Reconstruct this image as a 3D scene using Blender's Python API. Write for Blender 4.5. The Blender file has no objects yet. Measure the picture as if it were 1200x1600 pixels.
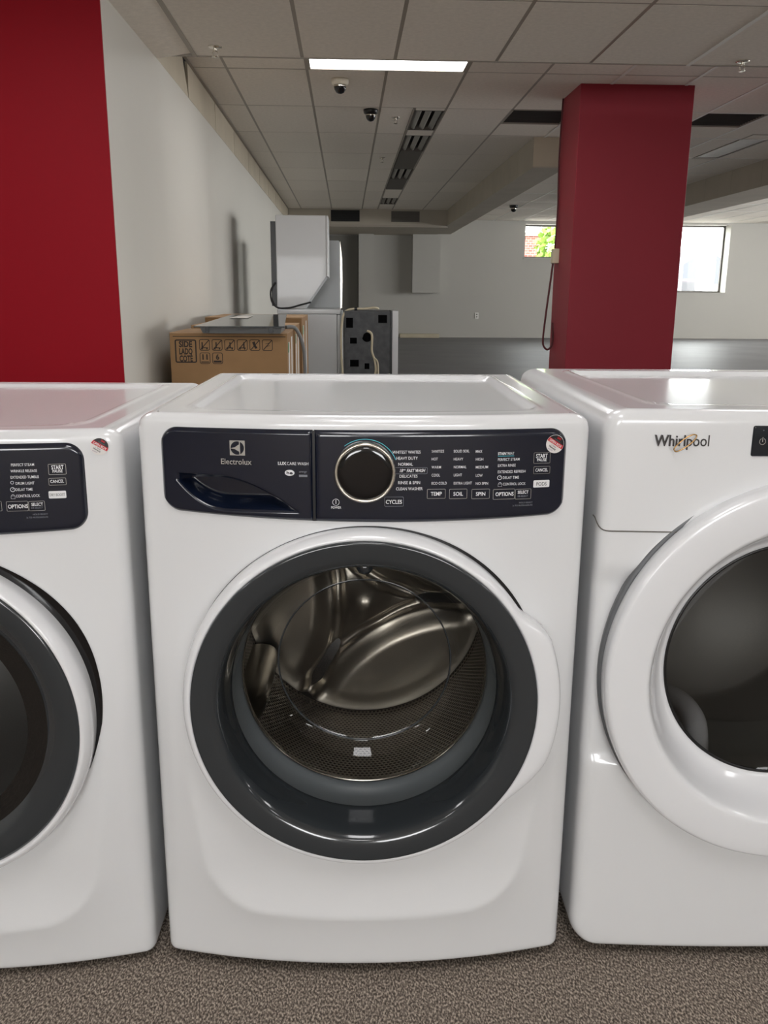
import bpy, bmesh, math, random
from mathutils import Vector, Matrix

S = bpy.context.scene
COL = S.collection
PI = math.pi
random.seed(7)

# ------------------------------------------------------------------ camera
cam_d = bpy.data.cameras.new('camera')
cam = bpy.data.objects.new('camera', cam_d)
COL.objects.link(cam)
F_PX, PITCH, YAW, ROLL = 1356.0, 0.2457, 0.0433, 0.0072
cam_d.sensor_fit = 'VERTICAL'
cam_d.sensor_height = 24.0
cam_d.lens = 24.0 * F_PX / 1600.0
cam_d.clip_start = 0.05
cam_d.clip_end = 200
fw = Vector((math.sin(YAW) * math.cos(PITCH), math.cos(YAW) * math.cos(PITCH), -math.sin(PITCH)))
rt = Vector((math.cos(YAW), -math.sin(YAW), 0))
up = rt.cross(fw)
r2 = rt * math.cos(ROLL) + up * math.sin(ROLL)
u2 = -rt * math.sin(ROLL) + up * math.cos(ROLL)
M = Matrix((r2, u2, -fw)).transposed().to_4x4()
M.translation = Vector((-0.0268, -1.2987, 1.14))
cam.matrix_world = M
S.camera = cam

# ------------------------------------------------------------------ world, exposure, daylight
SKY_STRENGTH = 8.5
w = bpy.data.worlds.new('overcast_sky')
S.world = w
w.use_nodes = True
bg = w.node_tree.nodes['Background']
bg.inputs['Color'].default_value = (0.985, 0.99, 1.0, 1)
bg.inputs['Strength'].default_value = SKY_STRENGTH
S.view_settings.view_transform = 'Standard'
S.view_settings.look = 'None'
S.view_settings.gamma = 1.0
S.view_settings.use_curve_mapping = False
S.view_settings.exposure = 0.9
S.cycles.use_denoising = True
S.cycles.max_bounces = 10
S.cycles.transparent_max_bounces = 16
S.cycles.sample_clamp_indirect = 8.0

def portal(loc, rot, sx, sy):
    l = bpy.data.lights.new('window_daylight', 'AREA')
    l.shape = 'RECTANGLE'; l.size = sx; l.size_y = sy
    l.cycles.is_portal = True
    o = bpy.data.objects.new('window_daylight', l)
    COL.objects.link(o); o.location = loc; o.rotation_euler = rot
LAMP = 5.0          # emission of the lit ceiling fixtures

# ------------------------------------------------------------------ helpers
def lin(c):
    r = []
    for v in c[:3]:
        v /= 255.0
        r.append(v / 12.92 if v <= .04045 else ((v + .055) / 1.055) ** 2.4)
    return (*r, 1)

def mat(name, rgb, rough=.5, metal=0.0, coat=0.0, spec=.5, emit=0, noise=None, bump=None, rand=0.0, coatr=.05):
    m = bpy.data.materials.new(name)
    m.use_nodes = True
    nt = m.node_tree; b = nt.nodes['Principled BSDF']
    c = lin(rgb)
    b.inputs['Base Color'].default_value = c
    b.inputs['Roughness'].default_value = rough
    b.inputs['Metallic'].default_value = metal
    b.inputs['Specular IOR Level'].default_value = spec
    b.inputs['Coat Weight'].default_value = coat
    b.inputs['Coat Roughness'].default_value = coatr
    if emit:
        b.inputs['Emission Color'].default_value = c
        b.inputs['Emission Strength'].default_value = emit
    tc = nt.nodes.new('ShaderNodeTexCoord')
    if noise:                                   # (scale, amount)
        n = nt.nodes.new('ShaderNodeTexNoise'); n.inputs['Scale'].default_value = noise[0]
        n.inputs['Detail'].default_value = 5
        nt.links.new(tc.outputs['Object'], n.inputs['Vector'])
        mr = nt.nodes.new('ShaderNodeMapRange')
        mr.inputs['From Min'].default_value = .3; mr.inputs['From Max'].default_value = .7
        mr.inputs['To Min'].default_value = 1 - noise[1]; mr.inputs['To Max'].default_value = 1 + noise[1]
        nt.links.new(n.outputs['Fac'], mr.inputs['Value'])
        last = mr.outputs['Result']
        if rand:
            oi = nt.nodes.new('ShaderNodeObjectInfo')
            m2 = nt.nodes.new('ShaderNodeMapRange')
            m2.inputs['To Min'].default_value = 1 - rand; m2.inputs['To Max'].default_value = 1 + rand
            nt.links.new(oi.outputs['Random'], m2.inputs['Value'])
            mm = nt.nodes.new('ShaderNodeMath'); mm.operation = 'MULTIPLY'
            nt.links.new(last, mm.inputs[0]); nt.links.new(m2.outputs['Result'], mm.inputs[1]); last = mm.outputs[0]
        vm = nt.nodes.new('ShaderNodeVectorMath'); vm.operation = 'SCALE'
        vm.inputs[0].default_value = c[:3]
        nt.links.new(last, vm.inputs['Scale'])
        nt.links.new(vm.outputs['Vector'], b.inputs['Base Color'])
    if bump:                                    # (scale, strength, distance)
        n = nt.nodes.new('ShaderNodeTexNoise'); n.inputs['Scale'].default_value = bump[0]
        n.inputs['Detail'].default_value = 4
        nt.links.new(tc.outputs['Object'], n.inputs['Vector'])
        bp = nt.nodes.new('ShaderNodeBump'); bp.inputs['Strength'].default_value = bump[1]
        bp.inputs['Distance'].default_value = bump[2]
        nt.links.new(n.outputs['Fac'], bp.inputs['Height'])
        nt.links.new(bp.outputs['Normal'], b.inputs['Normal'])
    return m

def glass_mat(name, tint, ior=1.5, dens=0.0, rough=0.0):
    """thin pane: Fresnel reflection over a tinted see-through body"""
    m = bpy.data.materials.new(name); m.use_nodes = True
    nt = m.node_tree; nt.nodes.clear()
    out = nt.nodes.new('ShaderNodeOutputMaterial')
    tr = nt.nodes.new('ShaderNodeBsdfTransparent'); tr.inputs['Color'].default_value = (*tint, 1)
    gl = nt.nodes.new('ShaderNodeBsdfGlossy'); gl.inputs['Roughness'].default_value = rough
    lw = nt.nodes.new('ShaderNodeLayerWeight')
    pw = nt.nodes.new('ShaderNodeMath'); pw.operation = 'POWER'; pw.inputs[1].default_value = 4.5
    nt.links.new(lw.outputs['Facing'], pw.inputs[0])
    f0 = ((ior - 1) / (ior + 1)) ** 2
    fr = nt.nodes.new('ShaderNodeMapRange'); fr.inputs['To Min'].default_value = f0; fr.inputs['To Max'].default_value = 1.0
    nt.links.new(pw.outputs[0], fr.inputs['Value'])
    mx = nt.nodes.new('ShaderNodeMixShader')
    nt.links.new(fr.outputs[0], mx.inputs[0])
    nt.links.new(tr.outputs[0], mx.inputs[1]); nt.links.new(gl.outputs[0], mx.inputs[2])
    nt.links.new(mx.outputs[0], out.inputs['Surface'])
    return m

def tag(o, label=None, cat=None, group=None, kind=None):
    if label: o['label'] = label
    if cat: o['category'] = cat
    if group: o['group'] = group
    if kind: o['kind'] = kind
    return o

def empty(name, loc=(0, 0, 0), rz=0.0):
    o = bpy.data.objects.new(name, None)
    o.empty_display_size = .1
    COL.objects.link(o); o.location = loc; o.rotation_euler = (0, 0, rz)
    return o

def obj(name, me, m=None, parent=None, smooth=False):
    o = bpy.data.objects.new(name, me)
    COL.objects.link(o)
    if m is not None and len(me.materials) == 0: me.materials.append(m)
    if smooth:
        for p in me.polygons: p.use_smooth = True
    if parent: o.parent = parent
    return o

def pyd(name, vs, fs, m=None, parent=None, smooth=False, angle=None):
    me = bpy.data.meshes.new(name)
    me.from_pydata([tuple(v) for v in vs], [], fs)
    bm = bmesh.new(); bm.from_mesh(me)
    bmesh.ops.recalc_face_normals(bm, faces=bm.faces)
    if angle is not None:
        for e in bm.edges:
            if len(e.link_faces) == 2 and e.calc_face_angle(0) > math.radians(angle): e.smooth = False
    bm.to_mesh(me); bm.free()
    return obj(name, me, m, parent, smooth or angle is not None)

class MB:
    def __init__(s): s.v = []; s.f = []
    def add(s, vs, fs):
        n = len(s.v); s.v += [tuple(v) for v in vs]; s.f += [tuple(i + n for i in f) for f in fs]; return s
    def box(s, x0, x1, y0, y1, z0, z1):
        return s.add([(x, y, z) for x in (x0, x1) for y in (y0, y1) for z in (z0, z1)],
                     [(0, 1, 3, 2), (4, 6, 7, 5), (0, 4, 5, 1), (2, 3, 7, 6), (0, 2, 6, 4), (1, 5, 7, 3)])
    def prism(s, pts, y0, y1):                 # polygon in xz, extruded along y
        n = len(pts)
        return s.add([(x, y0, z) for x, z in pts] + [(x, y1, z) for x, z in pts],
                     [tuple(range(n)), tuple(range(2 * n - 1, n - 1, -1))] +
                     [(i, (i + 1) % n, n + (i + 1) % n, n + i) for i in range(n)])
    def tube(s, path, r, n=8):
        path = [Vector(p) for p in path]; vs = []; fs = []
        u = None
        for i, p in enumerate(path):
            t = (path[min(i + 1, len(path) - 1)] - path[max(i - 1, 0)]).normalized()
            if u is None:
                u = t.orthogonal().normalized()
            u = (u - t * u.dot(t)).normalized(); v = t.cross(u)
            rr = r[i] if isinstance(r, (list, tuple)) else r
            vs += [p + (u * math.cos(2 * PI * k / n) + v * math.sin(2 * PI * k / n)) * rr for k in range(n)]
        for i in range(len(path) - 1):
            for k in range(n):
                fs.append((i * n + k, i * n + (k + 1) % n, (i + 1) * n + (k + 1) % n, (i + 1) * n + k))
        fs.append(tuple(range(n))); fs.append(tuple((len(path) - 1) * n + k for k in range(n)))
        return s.add(vs, fs)
    def lathe(s, prof, c=(0, 0, 0), axis='z', n=24, fn=None):   # prof: (r, h)
        vs = []; fs = []
        for r, h in prof:
            for k in range(n):
                a = 2 * PI * k / n
                rr = fn(r, h, a) if fn else r
                if axis == 'z': p = (rr * math.cos(a), rr * math.sin(a), h)
                elif axis == 'y': p = (rr * math.cos(a), h, rr * math.sin(a))
                else: p = (h, rr * math.cos(a), rr * math.sin(a))
                vs.append((p[0] + c[0], p[1] + c[1], p[2] + c[2]))
        for i in range(len(prof) - 1):
            for k in range(n):
                fs.append((i * n + k, i * n + (k + 1) % n, (i + 1) * n + (k + 1) % n, (i + 1) * n + k))
        return s.add(vs, fs)
    def build(s, name, m=None, parent=None, smooth=False, angle=None, bevel=0, seg=2):
        o = pyd(name, s.v, s.f, m, parent, smooth, angle)
        if bevel:
            b = o.modifiers.new('bevel', 'BEVEL'); b.width = bevel; b.segments = seg; b.limit_method = 'ANGLE'
            for p in o.data.polygons: p.use_smooth = True
            wn = o.modifiers.new('wn', 'WEIGHTED_NORMAL'); wn.keep_sharp = True
        return o

def box(name, x0, x1, y0, y1, z0, z1, m, parent=None, bevel=0):
    return MB().box(x0, x1, y0, y1, z0, z1).build(name, m, parent, bevel=bevel)

def sst(a, b, x):
    if a == b: return 1.0 if x >= a else 0.0
    t = min(1, max(0, (x - a) / (b - a))); return t * t * (3 - 2 * t)

def spline(pts, n=10):
    pts = [Vector(p) for p in pts]; out = []
    for i in range(len(pts) - 1):
        p0 = pts[max(i - 1, 0)]; p1 = pts[i]; p2 = pts[i + 1]; p3 = pts[min(i + 2, len(pts) - 1)]
        for k in range(n):
            t = k / n
            out.append(.5 * ((2 * p1) + (p2 - p0) * t + (2 * p0 - 5 * p1 + 4 * p2 - p3) * t * t + (3 * p1 - p0 - 3 * p2 + p3) * t ** 3))
    out.append(pts[-1]); return out

def smooth_prof(p, n=4): return [(q.x, q.y) for q in spline([(a, b_, 0) for a, b_ in p], n)]

_txt = {}
def text_geo(t, extrude=0, shear=0, bold=0):
    key = (t, extrude, shear, bold)
    if key in _txt: return _txt[key]
    cu = bpy.data.curves.new('t', 'FONT'); cu.body = t; cu.size = 1; cu.shear = shear; cu.offset = bold
    cu.resolution_u = 3
    cu.extrude = extrude
    o = bpy.data.objects.new('t', cu); COL.objects.link(o)
    dg = bpy.context.evaluated_depsgraph_get()
    me = bpy.data.meshes.new_from_object(o.evaluated_get(dg))
    vs = [v.co.copy() for v in me.vertices]; fs = [tuple(p.vertices) for p in me.polygons]
    bpy.data.objects.remove(o); bpy.data.curves.remove(cu); bpy.data.meshes.remove(me)
    x0 = min(v.x for v in vs); x1 = max(v.x for v in vs)
    vs = [((v.x - x0) / (x1 - x0), v.y, v.z) for v in vs]
    _txt[key] = (vs, fs); return vs, fs
CAP = 0.69
def text(t, x0, x1, zc, h, surf, m, parent, off=.0006, name='lettering', shear=0, bold=0, label=None):
    vs, fs = text_geo(t, 0, shear, bold)
    P = []
    for x, y, z in vs:
        X = x0 + (x1 - x0) * x; Z = zc - h / 2 + y / CAP * h
        P.append((X, surf(X) - off, Z))
    o = pyd(name, P, fs, m, parent)
    if label: o['label'] = label
    return o
def frame_rect(name, x0, x1, z0, z1, t, surf, m, parent, off=.0006, fill=False, r=.0015):
    """thin printed rounded rectangle on a bowed face"""
    def ring(d):
        rr = max(r - d, .0003); P = []
        for cx, cz, a0 in ((x1 - r, z1 - r, 0), (x0 + r, z1 - r, 90), (x0 + r, z0 + r, 180), (x1 - r, z0 + r, 270)):
            for k in range(5):
                a = math.radians(a0 + 22.5 * k); P.append((cx + rr * math.cos(a), cz + rr * math.sin(a)))
        return P
    A = ring(0); n = len(A)
    if fill:
        vs = [(x, surf(x) - off, z) for x, z in A]; fs = [tuple(range(n))]
    else:
        B = ring(t)
        vs = [(x, surf(x) - off, z) for x, z in A + B]
        fs = [(i, (i + 1) % n, n + (i + 1) % n, n + i) for i in range(n)]
    return pyd(name, vs, fs, m, parent)
def disc(name, cx, cz, r, surf, m, parent, off=.0006, r_in=0, a0=0, a1=360, n=32, rz=None):
    vs = []; fs = []
    rz = rz or r
    for k in range(n + 1):
        a = math.radians(a0 + (a1 - a0) * k / n)
        for q in (1, r_in / r if r else 0):
            x = cx + r * q * math.cos(a); z = cz + rz * q * math.sin(a)
            vs.append((x, surf(x) - off, z))
    for k in range(n): fs.append((2 * k, 2 * k + 2, 2 * k + 3, 2 * k + 1))
    return pyd(name, vs, fs, m, parent)

# ------------------------------------------------------------------ materials
ENAMEL = mat('white_enamel', (221, 222, 223), .22, coat=.6, coatr=.06, noise=(1.5, .008))
ENAMEL2 = mat('white_enamel_warm', (221, 222, 223), .2, coat=.6, coatr=.05)
RINGW = mat('white_door_plastic', (227, 228, 230), .18, coat=.5)
NAVY = mat('navy_black_gloss', (13, 20, 36), .17, coat=.6, coatr=.05)
DARKGLASS = mat('charcoal_gloss', (47, 51, 54), .12, coat=.5, coatr=.03)
BLACK = mat('black_plastic', (12, 12, 13), .35)
BLACKG = mat('black_gloss', (5, 5, 8), .08, coat=.3, coatr=.01)
CHROME = mat('satin_chrome', (216, 210, 198), .24, metal=1)
GASKET = mat('grey_rubber_gasket', (112, 118, 122), .35)
STEEL = mat('drum_steel', (158, 152, 142), .30, metal=1)
PRINT = mat('white_print', (225, 225, 225), .5)
PRINTG = mat('grey_print', (120, 122, 128), .5)
CYAN = mat('cyan_print', (80, 190, 205), .5)
SILVERP = mat('silver_print', (170, 166, 158), .35, metal=.5)
STK_W = mat('sticker_white', (220, 216, 212), .4)
STK_R = mat('sticker_red', (190, 25, 40), .4)
STK_K = mat('sticker_black', (20, 18, 20), .4)
STK_P = mat('sticker_purple', (110, 80, 130), .4)
GOLD = mat('gold_swoosh', (176, 142, 96), .25, metal=1)
LOGO_K = mat('charcoal_logo', (58, 54, 54), .3, metal=.3)
DOORGLASS = glass_mat('door_bowl_glass', (.80, .80, .79), 1.5)
DARKPANE = glass_mat('smoked_door_glass', (.62, .62, .62), 1.45)
PANE = glass_mat('window_glass', (.95, .97, .96), 1.4)
WALLW = mat('wall_paint_white', (206, 203, 194), .6, noise=(.7, .02), bump=(60, .08, .002))
WALLB = mat('back_wall_paint', (178, 176, 169), .65, noise=(.5, .03), bump=(50, .1, .002))
REDW = mat('red_wall_paint', (143, 0, 22), .6, spec=.2, noise=(1.2, .03), bump=(90, .08, .002))
REDP = mat('red_pillar_paint', (152, 40, 54), .5, spec=.35, noise=(.9, .05), bump=(70, .1, .002))
BEIGE = mat('bare_board', (190, 180, 160), .8, noise=(3, .07))
BEAMC = mat('beam_board_grey', (172, 164, 150), .75, noise=(2.5, .05))
TILE = mat('ceiling_tile', (230, 223, 212), .9, noise=(35, .05), rand=.05, bump=(160, .35, .003))
TBAR = mat('ceiling_bar', (158, 150, 138), .5, noise=(3, .03))
TBAR_LIT = mat('ceiling_bar_lit', (232, 230, 224), .4)  # same bars in a lighter colour, painting in window light towards the right
PLENUM = mat('plenum_dark', (40, 38, 36), .9)
CONC = mat('concrete_floor', (112, 112, 114), .5, noise=(1.2, .14), bump=(25, .1, .003))
DARKVENT = mat('dark_vent', (62, 60, 58), .7)
BLACKVENT = mat('black_vent', (22, 22, 22), .7)
GREYVENT = mat('grey_vent', (96, 92, 86), .7)
LAMPON = mat('lamp_on', (253, 252, 253), .5, emit=LAMP)
LENS = mat('troffer_lens', (200, 200, 198), .25, noise=(6, .05))
LOUVER = mat('louver_metal', (150, 147, 140), .35, metal=.6)
CARD = mat('corrugated_card', (150, 117, 80), .85, noise=(9, .05))
CARD_S = mat('corrugated_card_pale', (182, 150, 116), .85, noise=(9, .05))
CARDPRINT = mat('card_print', (42, 32, 26), .7)
APPW = mat('appliance_white', (205, 206, 206), .3, coat=.2)
APPG = mat('appliance_grey', (182, 186, 186), .35)
PATCH = mat('matte_black_patch', (10, 10, 11), .9, spec=.05)
INSUL = mat('insulation_dark', (86, 88, 90), .8, noise=(14, .22), bump=(40, .4, .004))
HOSEC = mat('cream_hose', (206, 196, 168), .5)
HOSEG = mat('grey_hose', (130, 132, 132), .5)
COOKG = mat('smoked_cooktop_glass', (62, 66, 68), .04, coat=.8, coatr=.02)
COOKM = mat('cooktop_metal', (130, 134, 136), .35, metal=.7)
PAPER = mat('paper_label', (226, 224, 218), .6)
GREENP = mat('green_print', (90, 150, 100), .6)
FRAMED = mat('window_frame_dark', (92, 88, 84), .5)
OUTLET = mat('cream_outlet', (215, 205, 178), .5)
WOOD = mat('pale_board', (190, 180, 156), .7, noise=(5, .06))
CORDR = mat('dark_red_cord', (84, 22, 28), .5)
CORDK = mat('black_cord', (20, 20, 20), .5)

def carpet_mat():
    m = bpy.data.materials.new('loop_carpet'); m.use_nodes = True
    nt = m.node_tree; b = nt.nodes['Principled BSDF']; L = nt.links
    b.inputs['Roughness'].default_value = .95
    b.inputs['Specular IOR Level'].default_value = .1
    tc = nt.nodes.new('ShaderNodeTexCoord')
    n1 = nt.nodes.new('ShaderNodeTexNoise'); n1.inputs['Scale'].default_value = 330; n1.inputs['Detail'].default_value = 3
    mp = nt.nodes.new('ShaderNodeMapping'); mp.inputs['Scale'].default_value = (1, .55, 1); mp.inputs['Rotation'].default_value = (0, 0, .5)
    L.new(tc.outputs['Object'], mp.inputs['Vector']); L.new(mp.outputs['Vector'], n1.inputs['Vector'])
    cr = nt.nodes.new('ShaderNodeValToRGB'); e = cr.color_ramp.elements
    e[0].position = .36; e[0].color = lin((74, 67, 61)); e[1].position = .66; e[1].color = lin((188, 175, 160))
    k = e.new(.5); k.color = lin((120, 110, 101))
    L.new(n1.outputs['Fac'], cr.inputs['Fac']); L.new(cr.outputs['Color'], b.inputs['Base Color'])
    v = nt.nodes.new('ShaderNodeTexVoronoi'); v.inputs['Scale'].default_value = 190
    L.new(mp.outputs['Vector'], v.inputs['Vector'])
    bp = nt.nodes.new('ShaderNodeBump'); bp.inputs['Strength'].default_value = .35; bp.inputs['Distance'].default_value = .003
    L.new(v.outputs['Distance'], bp.inputs['Height']); L.new(bp.outputs['Normal'], b.inputs['Normal'])
    return m
CARPET = carpet_mat()

def drum_mat():
    """steel with a staggered grid of punched holes, laid out by angle and depth"""
    m = bpy.data.materials.new('perforated_drum_steel'); m.use_nodes = True
    nt = m.node_tree; b = nt.nodes['Principled BSDF']; L = nt.links
    tc = nt.nodes.new('ShaderNodeTexCoord'); sp = nt.nodes.new('ShaderNodeSeparateXYZ')
    L.new(tc.outputs['Object'], sp.inputs[0])
    def mth(op, a, bb=None):
        n = nt.nodes.new('ShaderNodeMath'); n.operation = op
        for i, q in enumerate((a, bb)):
            if q is None: continue
            if isinstance(q, (int, float)): n.inputs[i].default_value = q
            else: L.new(q, n.inputs[i])
        return n.outputs[0]
    zc = mth('SUBTRACT', sp.outputs['Z'], .518)
    ang = mth('ARCTAN2', zc, sp.outputs['X'])
    u = mth('MULTIPLY', ang, 190 / (2 * PI)); v = mth('MULTIPLY', sp.outputs['Y'], 125)
    row = mth('FLOOR', v); odd = mth('MULTIPLY', mth('MODULO', mth('ADD', row, 100), 2), .5)
    fu = mth('SUBTRACT', mth('FRACT', mth('ADD', u, odd)), .5); fv = mth('SUBTRACT', mth('FRACT', v), .5)
    d = mth('SQRT', mth('ADD', mth('MULTIPLY', fu, fu), mth('MULTIPLY', fv, fv)))
    hole = mth('LESS_THAN', d, .30)
    rim = mth('SUBTRACT', 1, mth('MINIMUM', mth('MAXIMUM', mth('MULTIPLY', mth('SUBTRACT', .5, d), 4), 0), 1))
    mx = nt.nodes.new('ShaderNodeMix'); mx.data_type = 'RGBA'
    mx.inputs[6].default_value = lin((140, 135, 127)); mx.inputs[7].default_value = lin((8, 8, 8))
    L.new(hole, mx.inputs[0]); L.new(mx.outputs[2], b.inputs['Base Color'])
    L.new(mth('SUBTRACT', 1, hole), b.inputs['Metallic'])
    b.inputs['Roughness'].default_value = .3
    bp = nt.nodes.new('ShaderNodeBump'); bp.inputs['Strength'].default_value = .5; bp.inputs['Distance'].default_value = .003
    L.new(rim, bp.inputs['Height']); L.new(bp.outputs['Normal'], b.inputs['Normal'])
    return m
PERF = drum_mat()

def mesh_pane():
    """smoked dryer window with a printed dot mesh on its rim"""
    return mat('dryer_window_black', (14, 14, 14), .05, coat=.6, coatr=.02)
DRYGLASS = mesh_pane()

def brick_mat():
    m = bpy.data.materials.new('far_brick'); m.use_nodes = True
    nt = m.node_tree; b = nt.nodes['Principled BSDF']
    tc = nt.nodes.new('ShaderNodeTexCoord'); mp = nt.nodes.new('ShaderNodeMapping')
    mp.inputs['Rotation'].default_value = (PI / 2, 0, 0)
    br = nt.nodes.new('ShaderNodeTexBrick')
    br.inputs['Color1'].default_value = lin((112, 58, 50)); br.inputs['Color2'].default_value = lin((134, 78, 68))
    br.inputs['Mortar'].default_value = lin((140, 130, 122)); br.inputs['Scale'].default_value = 3.2
    nt.links.new(tc.outputs['Object'], mp.inputs['Vector']); nt.links.new(mp.outputs['Vector'], br.inputs['Vector'])
    nt.links.new(br.outputs['Color'], b.inputs['Base Color']); b.inputs['Roughness'].default_value = .9
    return m

# ------------------------------------------------------------------ the room
SLAB = .165; ZN = 2.57; ZF = 2.80; YSTEP = 4.68; YB = 19.5; YR = -7.0; XL = -6.0; XR = 12.5; XW = -1.2
tag(box('floor', XL, XR, YR, 3.37, -.1, 0, CARPET), 'grey brown speckled loop carpet under the washers', kind='structure')
tag(box('floor', XW - .15, XR, 3.37, YB + .4, -.1, SLAB, CONC), 'grey concrete floor of the empty back room', kind='structure')
wl = tag(box('wall_left', XW - .15, XW, 3.372, YB + .4, 0, 2.55, WALLW), 'long white painted wall receding on the left', kind='structure')
box('wall_backing', XW - .15, XW - .03, 3.372, YB + .4, 2.55, 3.05, PLENUM, wl)
# bare boards above the paint line, one by one
ys = [4.66, 5.78, 7.17, 8.52, 9.88, 11.24, 12.6, 13.96, 15.3, 17.1]
for i in range(len(ys) - 1):
    a, b_ = ys[i] + .004, ys[i + 1] - .010
    m_ = MB()
    if i == 0:      # its far end is cut askew, leaving a dark wedge
        P = [(a, 2.55), (b_ + .004, 2.55), (b_ - .20, 2.80), (a, 2.80)]
    else:
        P = [(a, 2.55 + .001 * i), (b_, 2.55), (b_ - .02, 2.80), (a, 2.80)]
    v = [(XW - .02, y, z) for y, z in P] + [(XW + .001, y, z) for y, z in P]
    m_.add(v, [(0, 1, 2, 3), (7, 6, 5, 4), (0, 4, 5, 1), (1, 5, 6, 2), (2, 6, 7, 3), (3, 7, 4, 0)])
    m_.build('bare_board', BEIGE, wl)
box('wall_angle', XW, XW + .022, YSTEP, 17.1, ZF - .012, ZF - .008, TBAR, wl)
tag(box('wall_front_red', XL, XW, 3.36, 3.372, 0, ZN + .05, REDW), 'deep red painted wall behind the left dryer', kind='structure')
# back wall with two window openings
WT = .4
W1 = (4.09, 5.25, 1.99, 2.735); W2 = (7.72, 8.90, 1.235, 2.755)
def back_wall():
    m_ = MB()
    def seg(x0, x1, z0, z1): m_.box(x0, x1, YB, YB + WT, z0, z1)
    seg(XW - .15, W1[0], 0, 3.05); seg(W1[1], W2[0], 0, 3.05); seg(W2[1], XR + .3, 0, 3.05)
    for q in (W1, W2):
        seg(q[0], q[1], 0, q[2]); seg(q[0], q[1], q[3], 3.05)
    return tag(m_.build('wall_back', WALLB), 'off-white back wall with two windows', kind='structure')
wb = back_wall()
def window(n, q, label):
    x0, x1, z0, z1 = q; yg = YB + WT - .06
    wo = empty('window_%d' % n, ((x0 + x1) / 2, yg, z0)); tag(wo, label, kind='structure')
    cx = (x0 + x1) / 2
    t = .035
    def bx(nm, a, b_, c, d, y0, y1, mm): return box(nm, a - cx, b_ - cx, y0 - yg, y1 - yg, c - z0, d - z0, mm, wo)
    bx('window_frame', x0, x0 + t, z0, z1, yg - .03, yg + .03, FRAMED); bx('window_frame', x1 - t, x1, z0, z1, yg - .03, yg + .03, FRAMED)
    bx('window_frame', x0 + t, x1 - t, z0, z0 + t, yg - .03, yg + .03, FRAMED); bx('window_frame', x0 + t, x1 - t, z1 - t, z1, yg - .03, yg + .03, FRAMED)
    bx('pane', x0 + t, x1 - t, z0 + t, z1 - t, yg - .003, yg + .003, PANE)
    bx('window_sill', x0 - .03, x1 + .03, z0 - .03, z0, YB - .02, YB + .0, WALLB)
    portal((cx, YB + WT + .02, (z0 + z1) / 2), (-PI / 2, 0, 0), x1 - x0, z1 - z0)
window(1, W1, 'small high window beside the red pillar, tree and brick outside')
window(2, W2, 'tall bright window with deep white reveal at right')
# side and rear walls (out of the frame; they carry the shop's daylight)
m_ = MB()
SW = [(4.9, 7.9), (8.4, 11.4), (11.9, 14.9), (15.4, 16.9)]
yy = [YR] + [q for p in SW for q in p] + [YB + WT]
for i in range(0, len(yy), 2): m_.box(XR, XR + .3, yy[i], yy[i + 1], 0, 3.05)
for a, b_ in SW:
    m_.box(XR, XR + .3, a, b_, 0, .9); m_.box(XR, XR + .3, a, b_, 2.75, 3.05)
tag(m_.build('wall_right', WALLB), 'white side wall with windows, far right', kind='structure')
for a, b_ in SW:
    portal((XR + .31, (a + b_) / 2, 1.825), (0, PI / 2, 0), 1.85, b_ - a)
tag(box('wall_side_shop', XL - .2, XL, YR, 3.372, 0, 2.7, WALLW), 'white shop wall, far left out of view', kind='structure')
m_ = MB()
RW = [(-2.3, -.5), (.7, 2.5)]
xx = [XL] + [q for p in RW for q in p] + [XR]
for i in range(0, len(xx), 2): m_.box(xx[i], xx[i + 1], YR - .2, YR, 0, 2.7)
for a, b_ in RW:
    m_.box(a, b_, YR - .2, YR, 0, 1.0); m_.box(a, b_, YR - .2, YR, 2.1, 2.7)
tag(m_.build('wall_storefront', WALLW), 'storefront wall behind the viewer with wide windows', kind='structure')
for a, b_ in RW:
    portal(((a + b_) / 2, YR - .21, 1.55), (PI / 2, 0, 0), b_ - a, 1.1)

# --- far ceiling: slab, bars, tiles one by one
ceil = tag(box('ceiling', XW - .15, XR + .3, YSTEP, YB + WT, 3.03, 3.1, PLENUM), 'suspended ceiling of grey tiles over the back room', kind='structure')
XG = [-1.2, -.935] + [-.325 + .61 * k for k in range(0, 18)]
YG = [4.62 + 1.34 * k for k in range(0, 12)]; YG[0] = YSTEP; YG[-1] = YB
YG = [y for y in YG if y <= YB]
BEAM = (2.0, 2.36, 8.7, 19.5, 2.49)
BEAM2 = (5.16, 5.85, 2.0, 14.5, 2.48)
_tm = {}
def tile(x0, x1, y0, y1, z, parent, m=TILE, name='ceiling_tile'):
    sx, sy = round(x1 - x0, 3), round(y1 - y0, 3)
    if (sx, sy, m.name) not in _tm:
        me = bpy.data.meshes.new('ceiling_tile'); g = .011
        q = MB().box(-sx / 2 + g, sx / 2 - g, -sy / 2 + g, sy / 2 - g, 0, .016)
        me.from_pydata(q.v, [], q.f); me.update(); me.materials.append(m); _tm[(sx, sy, m.name)] = me
    o = obj(name, _tm[(sx, sy, m.name)], None, parent)
    o.location = ((x0 + x1) / 2, (y0 + y1) / 2, z)
    o.rotation_euler = (random.uniform(-.0012, .0012), random.uniform(-.002, .002), 0)
    return o
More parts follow.
